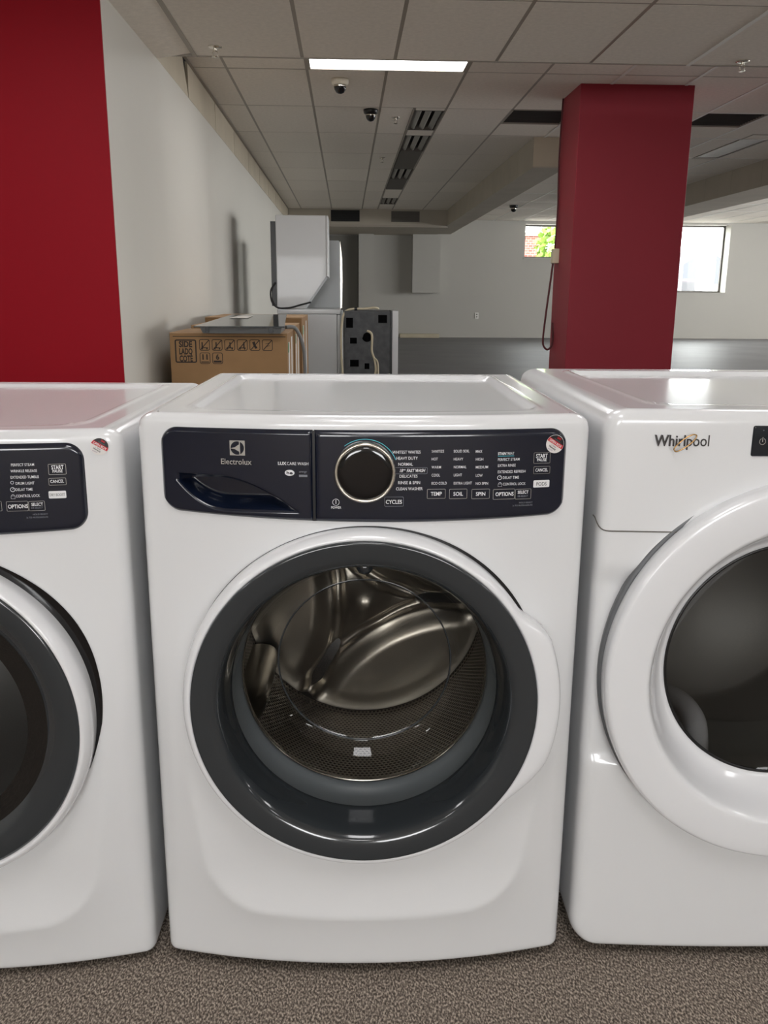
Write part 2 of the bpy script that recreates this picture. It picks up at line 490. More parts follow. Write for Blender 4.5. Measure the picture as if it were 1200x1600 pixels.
for i in range(len(XG) - 1):
    for j in range(len(YG) - 1):
        x0, x1, y0, y1 = XG[i], XG[i + 1], YG[j], YG[j + 1]
        if x1 < 2.1 and y0 > 17.0: continue                     # the bulkhead is there
        if BEAM[0] - .1 < x0 and x1 < BEAM[1] + .1: continue
        if y0 < 5.9 and -.33 < x0 < .88: continue               # lit fixture row
        if x0 > 7 and y0 < 8: continue
        if abs(x0 - .285) < .01 and y0 > 7.2:
            tile(x0, .597, y0, min(y1, 17.1), ZF, ceil); continue
        if abs(y0 - 7.3) < .01 and (abs(x0 - 1.505) < .01 or abs(x0 - 3.335) < .01):
            tile(x0, x1, 8.0, y1, ZF, ceil); continue
        if abs(x0 - 3.945) < .01 and 8 < y0 < 9.8:
            tile(x0, 4.25, y0, y1, ZF, ceil); continue
        tile(x0, x1, y0, y1 if x0 > 2 else min(y1, 17.1), ZF, ceil)
for x0, y0, y1 in ((-.325, 4.68, 5.36), (.285, 4.68, 5.36)): tile(x0, x0 + .61, y0, y1, ZF, ceil)
box('ceiling_tile', XG[-1], XR, YSTEP, YB, ZF, ZF + .016, TILE, ceil)
box('ceiling_tile', 7.0, XG[-1], YSTEP, 8.6, ZF, ZF + .016, TILE, ceil)
for x in XG[1:-1]:
    y1 = YB if x > 2 else 17.1
    if 2.0 < x < 2.3: y1 = 8.7
    box('ceiling_bar', x - .012, x + .012, YSTEP if abs(x - .285) > .01 else 5.96, y1, ZF + (.0012 if x < 2.1 else -.004), ZF + (.006 if x < 2.1 else -.001), TBAR if x < 2.1 else TBAR_LIT, ceil)
for y in YG[1:-1]:
    x0 = XW if y < 17.1 else 2.36
    box('ceiling_bar', x0, XG[-1], y - .010, y + .010, ZF + .0016, ZF + .0065, TBAR, ceil)
    if y < 17 and y > 6: box('ceiling_bar', 2.75, XG[-1], y - .010, y + .010, ZF - .0035, ZF - .0005, TBAR_LIT, ceil)
box('ceiling_bar', .588, .606, 7.30, 17.1, ZF - .004, ZF - .001, TBAR, ceil)
box('ceiling_bar', -.325, .895, 5.352, 5.37, ZF - .004, ZF - .001, TBAR, ceil)
# --- near, lower ceiling
ceiln = tag(box('ceiling', XL, XR, YR, YSTEP, 2.75, 2.8, PLENUM), 'lower suspended ceiling above the washers', kind='structure')
XN = [-1.2, -.965, -.30, .28, .92, 1.52, 2.15, 2.78, 3.4]
YN = [2.34, 3.51, YSTEP]
for i in range(len(XN) - 1):
    for j in range(2):
        if i == 0:
            # the cut strip by the wall sits askew in its bars
            v = [(XN[0], YN[j], ZN - .03), (XN[1], YN[j], ZN), (XN[1], YN[j + 1] - .04, ZN + .012), (XN[0], YN[j + 1] - .01, ZN - .02)]
            v += [(a, b_, c + .016) for a, b_, c in v]
            pyd('ceiling_tile', v, [(0, 1, 2, 3), (4, 5, 6, 7), (0, 1, 5, 4), (1, 2, 6, 5), (2, 3, 7, 6), (3, 0, 4, 7)], TILE, ceiln)
        else:
            tile(XN[i], XN[i + 1], YN[j], YN[j + 1], ZN, ceiln)
for x in XN[1:-1]: box('ceiling_bar', x - .014, x + .014, YN[0], YSTEP, ZN + (.0012 if -.5 < x < 2.1 else -.004), ZN + (.006 if -.5 < x < 2.1 else -.001), TBAR if x < 2.1 else TBAR_LIT, ceiln)
box('ceiling_bar', XW, 3.4, 3.498, 3.522, ZN + .0016, ZN + .0065, TBAR, ceiln)
box('ceiling_bar', XW, 8.0, YSTEP - .02, YSTEP, ZN - .0035, ZN + .012, TBAR, ceiln)
# the rest of the near ceiling, with openings for lit fixtures
FIX = [(x, y) for x in (-3.5, .05, 3.6, 7.2) for y in (-4.6, -1.2)]
m_ = MB()
m_.box(3.4, XR, 2.34, YSTEP, ZN, ZN + .016); m_.box(XL, XW, 2.34, 3.36, ZN, ZN + .016)
for a, b_ in ((XL, -2.0), (-1.4, -.25), (.35, 1.5), (2.1, XR)): m_.box(a, b_, .2, 2.34, ZN, ZN + .016)
for a in (-2.0, -.25, 1.5): m_.box(a, a + .6, .2, .9, ZN, ZN + .016); m_.box(a, a + .6, 2.1, 2.34, ZN, ZN + .016)
fx = sorted(set(a for a, _ in FIX)); fy = sorted(set(b_ for _, b_ in FIX))
ye = [YR] + [q for y in fy for q in (y - .6, y + .6)] + [.2]
for i in range(len(ye) - 1):
    if i % 2 == 0: m_.box(XL, XR, ye[i], ye[i + 1], ZN, ZN + .016)
    else:
        xe = [XL] + [q for x in fx for q in (x - .3, x + .3)] + [XR]
        for k in range(0, len(xe), 2): m_.box(xe[k], xe[k + 1], ye[i], ye[i + 1], ZN, ZN + .016)
m_.build('ceiling_field', TILE, ceiln)
def lit_fixture(x0, x1, y0, y1, z, label, group=None):
    t = empty('ceiling_light', ((x0 + x1) / 2, (y0 + y1) / 2, z)); tag(t, label, 'ceiling light', group)
    hx, hy = (x1 - x0) / 2, (y1 - y0) / 2
    f = MB(); e = .018
    f.box(-hx, hx, -hy, -hy + e, -.004, .05); f.box(-hx, hx, hy - e, hy, -.004, .05)
    f.box(-hx, -hx + e, -hy + e, hy - e, -.004, .05); f.box(hx - e, hx, -hy + e, hy - e, -.004, .05)
    f.build('frame', TBAR, t)
    box('diffuser', -hx + e, hx - e, -hy + e, hy - e, .004, .012, LAMPON, t)
    return t
lit_fixture(-.313, .883, 5.37, 5.95, ZF, 'bright lit rectangular ceiling light at top centre')
for x, y in FIX + [(-1.7, 1.5), (.05, 1.5), (1.8, 1.5)]:  # the three listed here are added, unseen, to brighten the machine tops
    lit_fixture(x - .3, x + .3, y - .6, y + .6, ZN, 'unseen lit ceiling light outside the frame', 'shop ceiling lights')
# off troffers
def troffer(x0, x1, y0, y1, label, nb=3):
    t = empty('ceiling_troffer', ((x0 + x1) / 2, (y0 + y1) / 2, ZF)); tag(t, label, 'ceiling light', 'unlit louvred ceiling lights')
    hx, hy = (x1 - x0) / 2, (y1 - y0) / 2
    box('housing', -hx, hx, -hy, hy, .10, .11, BLACKVENT, t)
    f = MB(); e = .012
    f.box(-hx, -hx + e, -hy, hy, 0, .1); f.box(hx - e, hx, -hy, hy, 0, .1)
    f.box(-hx, hx, -hy, -hy + e, 0, .1); f.box(-hx, hx, hy - e, hy, 0, .1)
    f.build('frame', GREYVENT, t)
    for k in range(nb):
        x = -hx + 2 * hx * (k + .5) / nb
        MB().prism([(x - .028, .03), (x + .012, .005), (x + .026, .012), (x - .012, .05)], -hy + e, hy - e).build('louver_blade', LOUVER, t)
troffer(.61, .893, 7.42, 8.41, 'unlit louvred ceiling light nearest the black dome camera')
troffer(.61, .893, 8.73, 9.78, 'unlit louvred ceiling light, second in the line from the dome cameras')
troffer(.61, .893, 11.3, 12.4, 'unlit louvred ceiling light, third in the line from the dome cameras')
troffer(.61, .893, 15.0, 16.1, 'unlit louvred ceiling light closest to the bulkhead vents')
for a, b_ in ((7.30, 7.42), (8.41, 8.73), (9.78, 11.3), (12.4, 13.7), (13.7, 15.0), (16.1, 17.1)):
    tile(.603, .893, a, b_, ZF, ceil, GREYVENT if b_ - a > 1 and a < 13 else TILE)
def grille(x0, x1, y0, y1, z, label, dark=DARKVENT):
    t = empty('ceiling_vent', ((x0 + x1) / 2, (y0 + y1) / 2, z)); tag(t, label, 'vent', 'open ceiling vents')
    hx, hy = (x1 - x0) / 2, (y1 - y0) / 2
    box('vent_back', -hx, hx, -hy, hy, .03, .036, dark, t)
    f = MB(); e = .02
    f.box(-hx, hx, -hy, -hy + e, 0, .03); f.box(-hx, hx, hy - e, hy, 0, .03)
    f.box(-hx, -hx + e, -hy, hy, 0, .03); f.box(hx - e, hx, -hy, hy, 0, .03)
    f.build('frame', TBAR, t)
    for k in range(11):
        y = -hy + e + (2 * hy - 2 * e) * (k + .5) / 11
        box('vent_slat', -hx + e, hx - e, y - .004, y + .004, .008, .03, dark, t)
grille(1.505, 2.115, 7.32, 8.0, ZF, 'dark square ceiling vent left of the red pillar')
grille(3.335, 3.945, 7.32, 8.0, ZF, 'dark square ceiling vent right of the red pillar')
t = empty('ceiling_lens_light', (4.405, 9.2, ZF)); tag(t, 'unlit ceiling light with shiny clear lens right of pillar', 'ceiling light')
box('lens', -.14, .14, -.82, .82, .004, .012, LENS, t)
f = MB(); f.box(-.155, -.14, -.84, .84, -.004, .03); f.box(.14, .155, -.84, .84, -.004, .03); f.box(-.155, .155, -.84, -.82, -.004, .03); f.box(-.155, .155, .82, .84, -.004, .03)
f.build('frame', TBAR, t)
# --- beams and bulkhead
def beam(x0, x1, y0, y1, z0, label, mm, name='trim_1'):
    t = tag(box(name, x0 + .012, x1 - .012, y0 + .012, y1, z0 + .012, ZF + .02, mm), label, kind='structure')
    n = max(1, round((y1 - y0) / .9))
    for k in range(n):
        a = y0 + (y1 - y0) * k / n; b_ = y0 + (y1 - y0) * (k + 1) / n
        box('beam_board', x0, x0 + .012, a + .003, b_ - .003, z0 + .012, ZF - .001, mm, t)
        box('beam_board', x0, x1, a + .002, b_ - .002, z0, z0 + .012, mm, t)
        box('beam_board', x1 - .012, x1, a + .003, b_ - .003, z0 + .012, ZF - .001, mm, t)
    box('beam_end_board', x0, x1, y0, y0 + .012, z0 + .012, ZF - .001, BEIGE, t)
    return t
beam(*BEAM[:4], BEAM[4], 'boxed-in ceiling beam left of the red pillar', BEAMC, 'trim_1')
beam(*BEAM2[:4], BEAM2[4], 'boxed-in grey ceiling beam right of the red pillar', BEAMC, 'trim_2')
bk = tag(box('trim_3', XW, 2.02, 17.1, YB, 2.46, 2.99, BEAMC), 'beige bulkhead with two vents over the alcove', kind='structure')
box('bulkhead_lip', XW, 2.02, 17.085, 17.1, 2.46, 2.5, TBAR, bk)
def wall_grille(x0, x1, z0, z1, m1, label):
    t = empty('wall_vent', ((x0 + x1) / 2, 17.1, z0)); tag(t, label, 'vent')
    hx = (x1 - x0) / 2; h = z1 - z0
    box('vent_back', -hx, hx, -.006, 0, 0, h, m1, t)
    f = MB(); e = .02
    f.box(-hx, hx, -.02, 0, 0, e); f.box(-hx, hx, -.02, 0, h - e, h); f.box(-hx, -hx + e, -.02, 0, e, h - e); f.box(hx - e, hx, -.02, 0, e, h - e)
    f.build('frame', m1, t)
    for k in range(5):
        z = e + (h - 2 * e) * (k + .5) / 5
        box('vent_slat', -hx + e, hx - e, -.018, -.006, z - .006, z + .006, m1, t)
wall_grille(-.34, .235, 2.56, 2.775, BLACKVENT, 'black slatted vent in the beige bulkhead')
wall_grille(.875, 1.445, 2.56, 2.765, GREYVENT, 'grey slatted vent in the beige bulkhead')
# alcove details on the back wall
tag(box('trim_4', .245, .59, YB - .3, YB, SLAB, 2.46, WALLB), 'narrow white pilaster on the back wall', kind='structure')
tag(box('trim_5', 1.47, 2.10, YB - .35, YB, 1.18, 2.46, WALLB), 'boxed white chase hanging on the back wall', kind='structure')
DK = mat('alcove_grey_panel', (120, 118, 112), .7)
tag(box('door_1', -.62, .23, YB - .05, YB, SLAB, 2.44, DK), 'plain dark grey door panel in the alcove', kind='structure')
# pillar
PX0, PX1, PY0, PY1 = 1.865, 2.80, 6.25, 6.87
tag(MB().box(PX0, PX1, PY0, PY1, SLAB, ZF + .02).build('wall_pillar', REDP, bevel=.006), 'thick square red painted pillar', kind='structure')

# ------------------------------------------------------------------ ceiling small things
def sprinkler(x, y, z, label):
    t = empty('sprinkler', (x, y, z)); tag(t, label, 'sprinkler', 'ceiling sprinklers')
    MB().lathe([(0, .0), (.042, .0), (.042, -.004), (.03, -.008), (0, -.009)], n=24).build('escutcheon', CHROME, t, smooth=True)
    MB().lathe([(.010, -.006), (.010, -.022), (.007, -.026), (0, -.026)], n=12).build('body', CHROME, t, smooth=True)
    f = MB()
    for s in (-1, 1): f.tube([(s * .008, 0, -.022), (s * .016, 0, -.034), (s * .012, 0, -.048), (0, 0, -.054)], .0028, 6)
    f.build('frame_arm', CHROME, t, smooth=True)
    MB().lathe([(0, -.054), (.02, -.055), (.022, -.058), (0, -.058)], n=16).build('deflector', CHROME, t, smooth=True)
sprinkler(-.81, 4.45, ZN, 'chrome sprinkler head on the low ceiling, left')
sprinkler(2.45, 4.55, ZN, 'chrome sprinkler head on the low ceiling, right of the pillar top')
sprinkler(.45, 7.75, ZF, 'small sprinkler head beside the black dome camera')
sprinkler(.42, 10.3, ZF, 'tiny sprinkler on the far ceiling by the second louvred light')
def dome(x, y, z, s, mb, label):
    t = empty('dome_camera', (x, y, z)); tag(t, label, 'camera')
    MB().lathe([(0, 0), (.066 * s, 0), (.068 * s, -.01 * s), (.064 * s, -.034 * s), (.052 * s, -.042 * s), (.044 * s, -.044 * s)], n=32).build('base', mb, t, smooth=True)
    MB().lathe([(.046 * s, -.040 * s), (.047 * s, -.052 * s), (.043 * s, -.075 * s), (.03 * s, -.094 * s), (.014 * s, -.102 * s), (0, -.104 * s)], n=32).build('dome', BLACKG, t, smooth=True)
    MB().lathe([(.0475 * s, -.046 * s), (.0485 * s, -.05 * s), (.0475 * s, -.055 * s)], n=32).build('trim_ring', CHROME, t, smooth=True)
dome(-.075, 6.25, ZF, 1.05, mat('camera_cream', (222, 214, 196), .4), 'white based dome security camera below the lit panel')
dome(.20, 7.40, ZF, 1.0, BLACK, 'black dome security camera between ceiling tiles')
dome(3.15, 16.0, ZF, 1.2, BLACK, 'small black dome camera far back left of the pillar')

# ------------------------------------------------------------------ goods in the back
# cartons
def carton(x0, x1, y0, y1, z1, label, printed=False):
    t = empty('cardboard_box', ((x0 + x1) / 2, (y0 + y1) / 2, SLAB)); tag(t, label, 'box', 'appliance cartons by the white wall')
    hx, hy, h = (x1 - x0) / 2, (y1 - y0) / 2, z1 - SLAB
    MB().box(-hx, hx, -hy, hy, 0, h - .004).build('carton', CARD, t, bevel=.004)
    for k, (a, b_) in enumerate(((-hy, -.004), (.004, hy))):
        box('flap', -hx, hx, a, b_, h - .003, h + .002, CARD_S, t)
    for k, (a, c, d) in enumerate(((-.55, .35, .92), (-.1, .3, .85), (.3, .25, .95))):
        box('side_label', hx, hx + .0015, a * hy - .05, a * hy + .05, h * c, h * d, PAPER if k != 1 else CARD_S, t)
    box('side_label', hx + .001, hx + .003, -.8 * hy, -.66 * hy, h * .84, h * .92, GREENP, t)
    return t, hx, hy, h
c1, hx, hy, h = carton(-1.10, -.39, 4.10, 4.74, .905, 'brown carton reading SIDE LADO COTE under the glass cooktop', True)
sf = lambda x: -hy
f = MB().box(-hx + .02, hx - .01, -hy - .0012, -hy, h - .022, h - .018); f.build('printed_line', CARDPRINT, c1)
def card_box(name, x0, x1, z0, z1, t): return frame_rect(name, x0, x1, z0, z1, t, sf, CARDPRINT, c1, .0012, r=.012)
card_box('printed_frame', -.325, -.195, h - .178, h - .038, .008)
for k, s_ in enumerate(('SIDE', 'LADO', 'COTÉ')):
    text(s_, -.300, -.220, h - .066 - .043 * k, .034, sf, CARDPRINT, c1, .0014, bold=.035, name='printed_word')
for k in range(6):
    x0 = -.178 + .076 * k
    card_box('printed_icon', x0, x0 + .064, h - .104, h - .036, .004)
    g = MB()
    z0 = h - .104
    def q4(p): g.add([(a, -hy - .0014, b_) for a, b_ in p], [tuple(range(len(p)))])
    q4([(x0 + .006, z0 + .008), (x0 + .010, z0 + .005), (x0 + .060, z0 + .060), (x0 + .056, z0 + .063)])
    if k < 4:
        q4([(x0 + .012, z0 + .014), (x0 + .052, z0 + .014), (x0 + .052, z0 + .019), (x0 + .012, z0 + .019)])
        q4([(x0 + .014 + .008 * k, z0 + .019), (x0 + .022 + .008 * k, z0 + .019), (x0 + .022 + .008 * k, z0 + .05), (x0 + .014 + .008 * k, z0 + .05)])
        for cx_ in (x0 + .018, x0 + .046): q4([(cx_ + .005 * math.cos(a), z0 + .011 + .005 * math.sin(a)) for a in [2 * PI * i / 8 for i in range(8)]])
    elif k == 4:
        q4([(x0 + .016, z0 + .05), (x0 + .032, z0 + .056), (x0 + .036, z0 + .036), (x0 + .048, z0 + .016), (x0 + .034, z0 + .012), (x0 + .024, z0 + .03)])
    else:
        q4([(x0 + .018, z0 + .024), (x0 + .020, z0 + .022), (x0 + .046, z0 + .03), (x0 + .046, z0 + .033)]); q4([(x0 + .02, z0 + .04), (x0 + .046, z0 + .046), (x0 + .046, z0 + .049), (x0 + .02, z0 + .043)])
    g.build('printed_pictogram', CARDPRINT, c1)
for k, s_ in enumerate(('11', '6')):
    x0 = -.178 + .076 * k
    card_box('printed_icon', x0, x0 + .064, h - .184, h - .116, .004)
    text(s_, x0 + (.016 if k == 0 else .022), x0 + (.048 if k == 0 else .042), h - .142, .030, sf, CARDPRINT, c1, .0014, bold=.035, name='printed_word')
    MB().box(x0 + .008, x0 + .056, -hy - .0014, -hy - .0004, h - .176, h - (.170 if k == 0 else .164)).build('printed_line', CARDPRINT, c1)
carton(-1.09, -.385, 4.80, 5.42, .925, 'brown carton behind the one reading SIDE LADO COTE')
carton(-1.10, -.37, 5.48, 6.55, .962, 'rearmost and tallest brown carton in front of white appliances')
# cooktop
ck = empty('glass_cooktop', (-.66, 4.36, .907)); tag(ck, 'grey glass cooktop lying on the front carton', 'cooktop')
v = [(-.275, -.36, .035), (.262, -.36, .037), (.232, .30, .092), (-.13, .30, .090)]
v = v + [(a, b_, c + .007) for a, b_, c in v]
pyd('glass_top', v, [(0, 1, 2, 3), (4, 5, 6, 7), (0, 1, 5, 4), (1, 2, 6, 5), (2, 3, 7, 6), (3, 0, 4, 7)], COOKG, ck)
v = [(-.225, -.335, .0), (.235, -.335, .0), (.22, .28, .0), (-.10, .28, .0), (-.24, -.345, .034), (.245, -.345, .036), (.225, .285, .090), (-.115, .285, .088)]
pyd('metal_tray', v, [(0, 1, 2, 3), (4, 5, 6, 7), (0, 1, 5, 4), (1, 2, 6, 5), (2, 3, 7, 6), (3, 0, 4, 7)], COOKM, ck)
for x in (-.20, .18): box('clip', x - .012, x + .012, -.352, -.338, .006, .036, BLACK, ck)
v = [(-.12, .05, .0775), (.0, .05, .0780), (.02, .20, .0905), (-.075, .20, .0900)]
pyd('paper_label', [(a, b_, c + .0015) for a, b_, c in v], [(0, 1, 2, 3)], PAPER, ck)
# grey drain hose hanging beside the cartons
p = spline([(-.43, 4.60, .925), (-.37, 4.64, .915), (-.325, 4.70, .80), (-.315, 4.72, .66), (-.315, 4.72, .52), (-.33, 4.7, .36), (-.33, 4.66, .178)])
hz = MB().tube(p, .0125, 10).build('drain_hose', HOSEG, smooth=True); tag(hz, 'grey drain hose hanging over the side of the cartons', 'hose')

# white appliances
def appl(name, loc, label, cat, group=None):
    t = empty(name, loc); tag(t, label, cat, group); return t
b1 = appl('white_appliance', (-.42, 8.33, SLAB), 'white appliance on the floor under the slanted one', 'appliance')
H1 = .985 - SLAB
MB().box(-.33, .29, -.33, .33, 0, H1 - .05).build('body', APPW, b1, bevel=.006)
MB().box(-.33, .325, -.335, .335, H1 - .05, H1).build('top', APPW, b1, bevel=.006)
MB().box(.292, .325, -.325, .325, .03, H1 - .052).build('front_panel', APPW, b1, bevel=.006)
for k in range(7): box('pressed_rib', -.25 + .075 * k, -.244 + .075 * k, -.332, -.33, .05, H1 - .1, APPW, b1)
b2 = appl('white_appliance', (-.41, 9.15, SLAB), 'white appliance on the floor under the grey-sided one', 'appliance')
MB().box(-.33, .31, -.33, .33, 0, H1).build('body', APPW, b2, bevel=.006)
MB().box(.31, .335, -.32, .32, .03, H1 - .03).build('front_panel', APPG, b2, bevel=.006)
u1 = appl('slanted_appliance', (-.49, 8.30, .985), 'white appliance with slanted lower front, upper unit of stack', 'appliance')
MB().prism([(-.26, 0), (.02, .0), (.255, .325), (.255, .93), (-.26, .93)], -.30, .30).build('body', APPW, u1, bevel=.008)
MB().box(.255, .275, -.302, .302, .325, .928).build('front_panel', APPW, u1, bevel=.005)
MB().prism([(-.315, .03), (-.262, .03), (-.262, .87), (-.315, .87)], -.26, .26).build('rear_panel', mat('galvanised_back', (52, 52, 52), .3, metal=.6), u1)
u2_ = appl('grey_appliance', (-.40, 9.15, .985), 'pale grey-sided appliance behind the slanted one, on top', 'appliance')
MB().prism([(-.32, 0), (.30, 0), (.30, .70), (.285, .735), (-.32, .735)], -.3, .3).build('body', APPG, u2_, bevel=.006)
MB().prism([(.30, .0), (.318, .0), (.325, .3), (.322, .55), (.30, .735)], -.29, .29).build('front_panel', CHROME, u2_)
p = spline([(-.765, 8.02, 1.25), (-.81, 7.99, 1.17), (-.80, 7.97, 1.06), (-.74, 7.96, 1.0), (-.62, 7.965, .999), (-.5, 7.98, 1.03), (-.40, 7.99, 1.055)])
k = MB().tube(p, .009, 8).build('power_cord', CORDK, smooth=True); tag(k, 'black power cord trailing from the slanted white appliance', 'cord')
# dishwasher seen from the side
dw = appl('dishwasher', (.20, 8.10, SLAB), 'dishwasher on the floor wrapped in dark insulation, white front edge', 'dishwasher')
HD = .975 - SLAB
MB().box(-.255, .225, -.28, .28, .06, HD).build('insulated_tub', INSUL, dw, bevel=.012)
MB().box(.24, .30, -.30, .30, .10, HD + .005).build('door', APPW, dw, bevel=.004)
box('side_rail', .225, .24, -.28, .28, .06, HD, BLACK, dw)
for x, z, a, b_ in ((-.20, HD - .12, .07, .10), (.14, HD - .08, .09, .08), (-.16, HD - .30, .07, .06), (-.15, HD - .53, .09, .07), (-.02, HD - .56, .05, .06)):
    box('cutout_patch', x - a / 2, x + a / 2, -.284, -.279, z - b_ / 2, z + b_ / 2, PATCH, dw)
MB().lathe([(0, -.2835), (.042, -.2835), (.042, -.279)], c=(-.02, 0, HD - .26), axis='y', n=20, fn=lambda r, h_, a: r * (1.25 if math.sin(a) < 0 else 1)).build('cutout_patch', PATCH, dw)
MB().box(-.27, .235, -.29, .29, .0, .06).build('base', BLACK, dw)
for s in (-1, 1):
    box('base_rail', -.25, .22, s * .27 - .01, s * .27 + .01, .02, .09, APPG, dw)
MB().tube(spline([(-.02, -.285, HD - .20), (.03, -.30, HD - .24), (.03, -.30, HD - .40), (.06, -.30, HD - .50), (.07, -.31, HD - .62), (.02, -.30, .05)]), .012, 8).build('side_hose', HOSEC, dw, smooth=True)
MB().tube(spline([(.05, -.30, HD - .47), (.09, -.315, HD - .52), (.095, -.315, HD - .66), (.085, -.30, .04)]), .009, 8).build('side_hose', HOSEC, dw, smooth=True)
MB().tube(spline([(.22, -.29, .16), (.15, -.31, .14), (.12, -.31, .06), (.14, -.31, .02)]), .016, 8).build('side_hose', HOSEC, dw, smooth=True)
MB().tube(spline([(-.27, -.30, .12), (-.285, -.31, .4), (-.28, -.31, .66), (-.25, -.26, .79), (-.17, -.22, HD + .016), (-.05, -.22, HD + .020), (.06, -.2, HD + .03), (.10, -.17, HD + .02)]), .012, 8).build('top_hose', HOSEC, dw, smooth=True)
MB().tube([(-.15, -.22, HD + .018), (-.12, -.22, HD + .019)], .017, 10).build('hose_clamp', BLACK, dw)
# board, wall outlet, pillar socket with cord
tag(MB().box(1.2, 2.12, 19.2, 19.42, SLAB, SLAB + .09).build('wooden_board', WOOD, bevel=.01), 'pale timber board lying along the back wall floor', 'board')
t = empty('wall_outlet', (3.02, YB, .60)); tag(t, 'small white outlet plate low on the back wall', 'outlet')
MB().box(-.045, .045, -.012, 0, 0, .14).build('cover_plate', PAPER, t, bevel=.003)
for z in (.03, .085): box('socket', -.015, .015, -.014, -.011, z, z + .025, GREYVENT, t)
t = empty('junction_box', (PX0, 6.72, 1.42)); tag(t, 'cream electrical box on the side of the red pillar', 'outlet box')
MB().box(-.055, 0, -.04, .04, 0, .125).build('box_body', OUTLET, t, bevel=.004)
box('cover', -.058, -.055, -.036, .036, .006, .119, OUTLET, t)
p = spline([(PX0 - .045, 6.72, 1.419), (PX0 - .06, 6.72, 1.25), (PX0 - .085, 6.72, .98), (PX0 - .10, 6.72, .76), (PX0 - .09, 6.72, .69), (PX0 - .05, 6.72, .66), (PX0 - .014, 6.72, .72), (PX0 - .02, 6.73, .9)])
k = MB().tube(p, .009, 8).build('electric_cord', CORDR, smooth=True); tag(k, 'dark red cord hanging in a loop beside the pillar', 'cord')
p = spline([(PX0 - .012, 6.80, ZF - .003), (PX0 - .02, 6.80, 2.3), (PX0 - .014, 6.78, 1.9), (PX0 - .03, 6.74, 1.55)])
k = MB().tube(p, .007, 8).build('electric_cord', CORDR, smooth=True); tag(k, 'dark red cord running up the pillar edge to the ceiling', 'cord')

# ------------------------------------------------------------------ outside
tag(box('ground', -25, 45, YB + WT, 70, -.12, -.02, mat('pavement', (150, 148, 144), .9, noise=(.6, .08))), 'pale pavement outside the windows', kind='structure')
bb = empty('brick_building', (4.6, 29, -.02)); tag(bb, 'brick building outside the small window', 'building')
box('brick_wall', -4, 1.95, 0, 5, 0, 3.1, brick_mat(), bb)
box('parapet', -4.1, 2.05, -.1, 5.1, 3.1, 3.2, mat('stone_cap', (180, 165, 150), .8), bb)
random.seed(3)
tr = empty('leafy_tree', (6.75, 26.6, -.02)); tag(tr, 'light green tree outside the small window', 'tree')
MB().tube([(0, 0, 0), (.05, 0, .9), (0, .05, 1.7), (.05, 0, 2.4)], [.12, .1, .08, .05], 8).build('trunk', mat('bark', (92, 78, 62), .9), tr, smooth=True)
g = MB()
for k in range(900):
    a = random.uniform(0, 2 * PI); cz = random.uniform(-1, 1); rr = random.uniform(.5, 1) ** .5
    s_ = math.sqrt(1 - cz * cz)
    c = Vector((.95 * rr * s_ * math.cos(a), .9 * rr * s_ * math.sin(a), 2.55 + .95 * rr * cz))
    n = Vector((random.gauss(0, 1), random.gauss(0, 1), random.gauss(0, 1))).normalized(); u = n.orthogonal(); vv = n.cross(u)
    q = random.uniform(.08, .13)
    g.add([c - u * q, c + vv * q * .5, c + u * q, c - vv * q * .5 + n * .01], [(0, 1, 2), (0, 2, 3)])
tag(g.build('crown', mat('leaf_green', (112, 142, 52), .6, noise=(3, .2)), tr), kind='stuff')
# car and gabled house beyond the tall window
cr = empty('parked_car', (11.0, 27.0, -.02)); tag(cr, 'parked grey and red vehicle outside the tall window', 'vehicle')
CARG = mat('car_grey', (74, 68, 72), .4); CARR = mat('car_red', (150, 14, 26), .45); CARW = mat('car_glass', (52, 52, 56), .3)
MB().prism([(-.95, .35), (.95, .35), (.97, .9), (.92, 1.08), (-.92, 1.08), (-.97, .9)], 0, 4.2).build('body', CARG, cr, bevel=.06)
MB().prism([(-.88, 1.08), (.88, 1.08), (.70, 1.72), (-.70, 1.72)], 1.0, 3.9).build('cabin', CARG, cr, bevel=.06)
MB().prism([(-.74, 1.14), (.74, 1.14), (.62, 1.62), (-.62, 1.62)], .975, 1.0).build('windscreen', CARW, cr)
box('red_fender', -.99, -.72, -.02, 3.6, .6, 1.60, CARR, cr)
for s in (-1, 1):
    MB().lathe([(0, -.03), (.12, -.03), (.14, 0)], c=(s * .66, 0, .82), axis='y', n=20).build('headlight', PAPER, cr, smooth=True)
    for y in (.8, 3.3): MB().lathe([(0, -.1), (.30, -.1), (.34, -.06), (.34, .06), (.30, .1), (0, .1)], c=(s * .86, y, .34), axis='x', n=24).build('wheel', BLACK, cr, smooth=True)
hs = empty('gabled_house', (21.5, 52, -.02)); tag(hs, 'pale gabled house far outside the tall window', 'building')
MB().box(-3, 3, 0, 6, 0, 1.9).build('house_wall', mat('house_render', (205, 205, 205), .8), hs)
MB().prism([(-3.3, 1.9), (3.3, 1.9), (0, 3.9)], -.2, 6.2).build('roof', mat('slate_roof', (78, 80, 88), .9), hs)

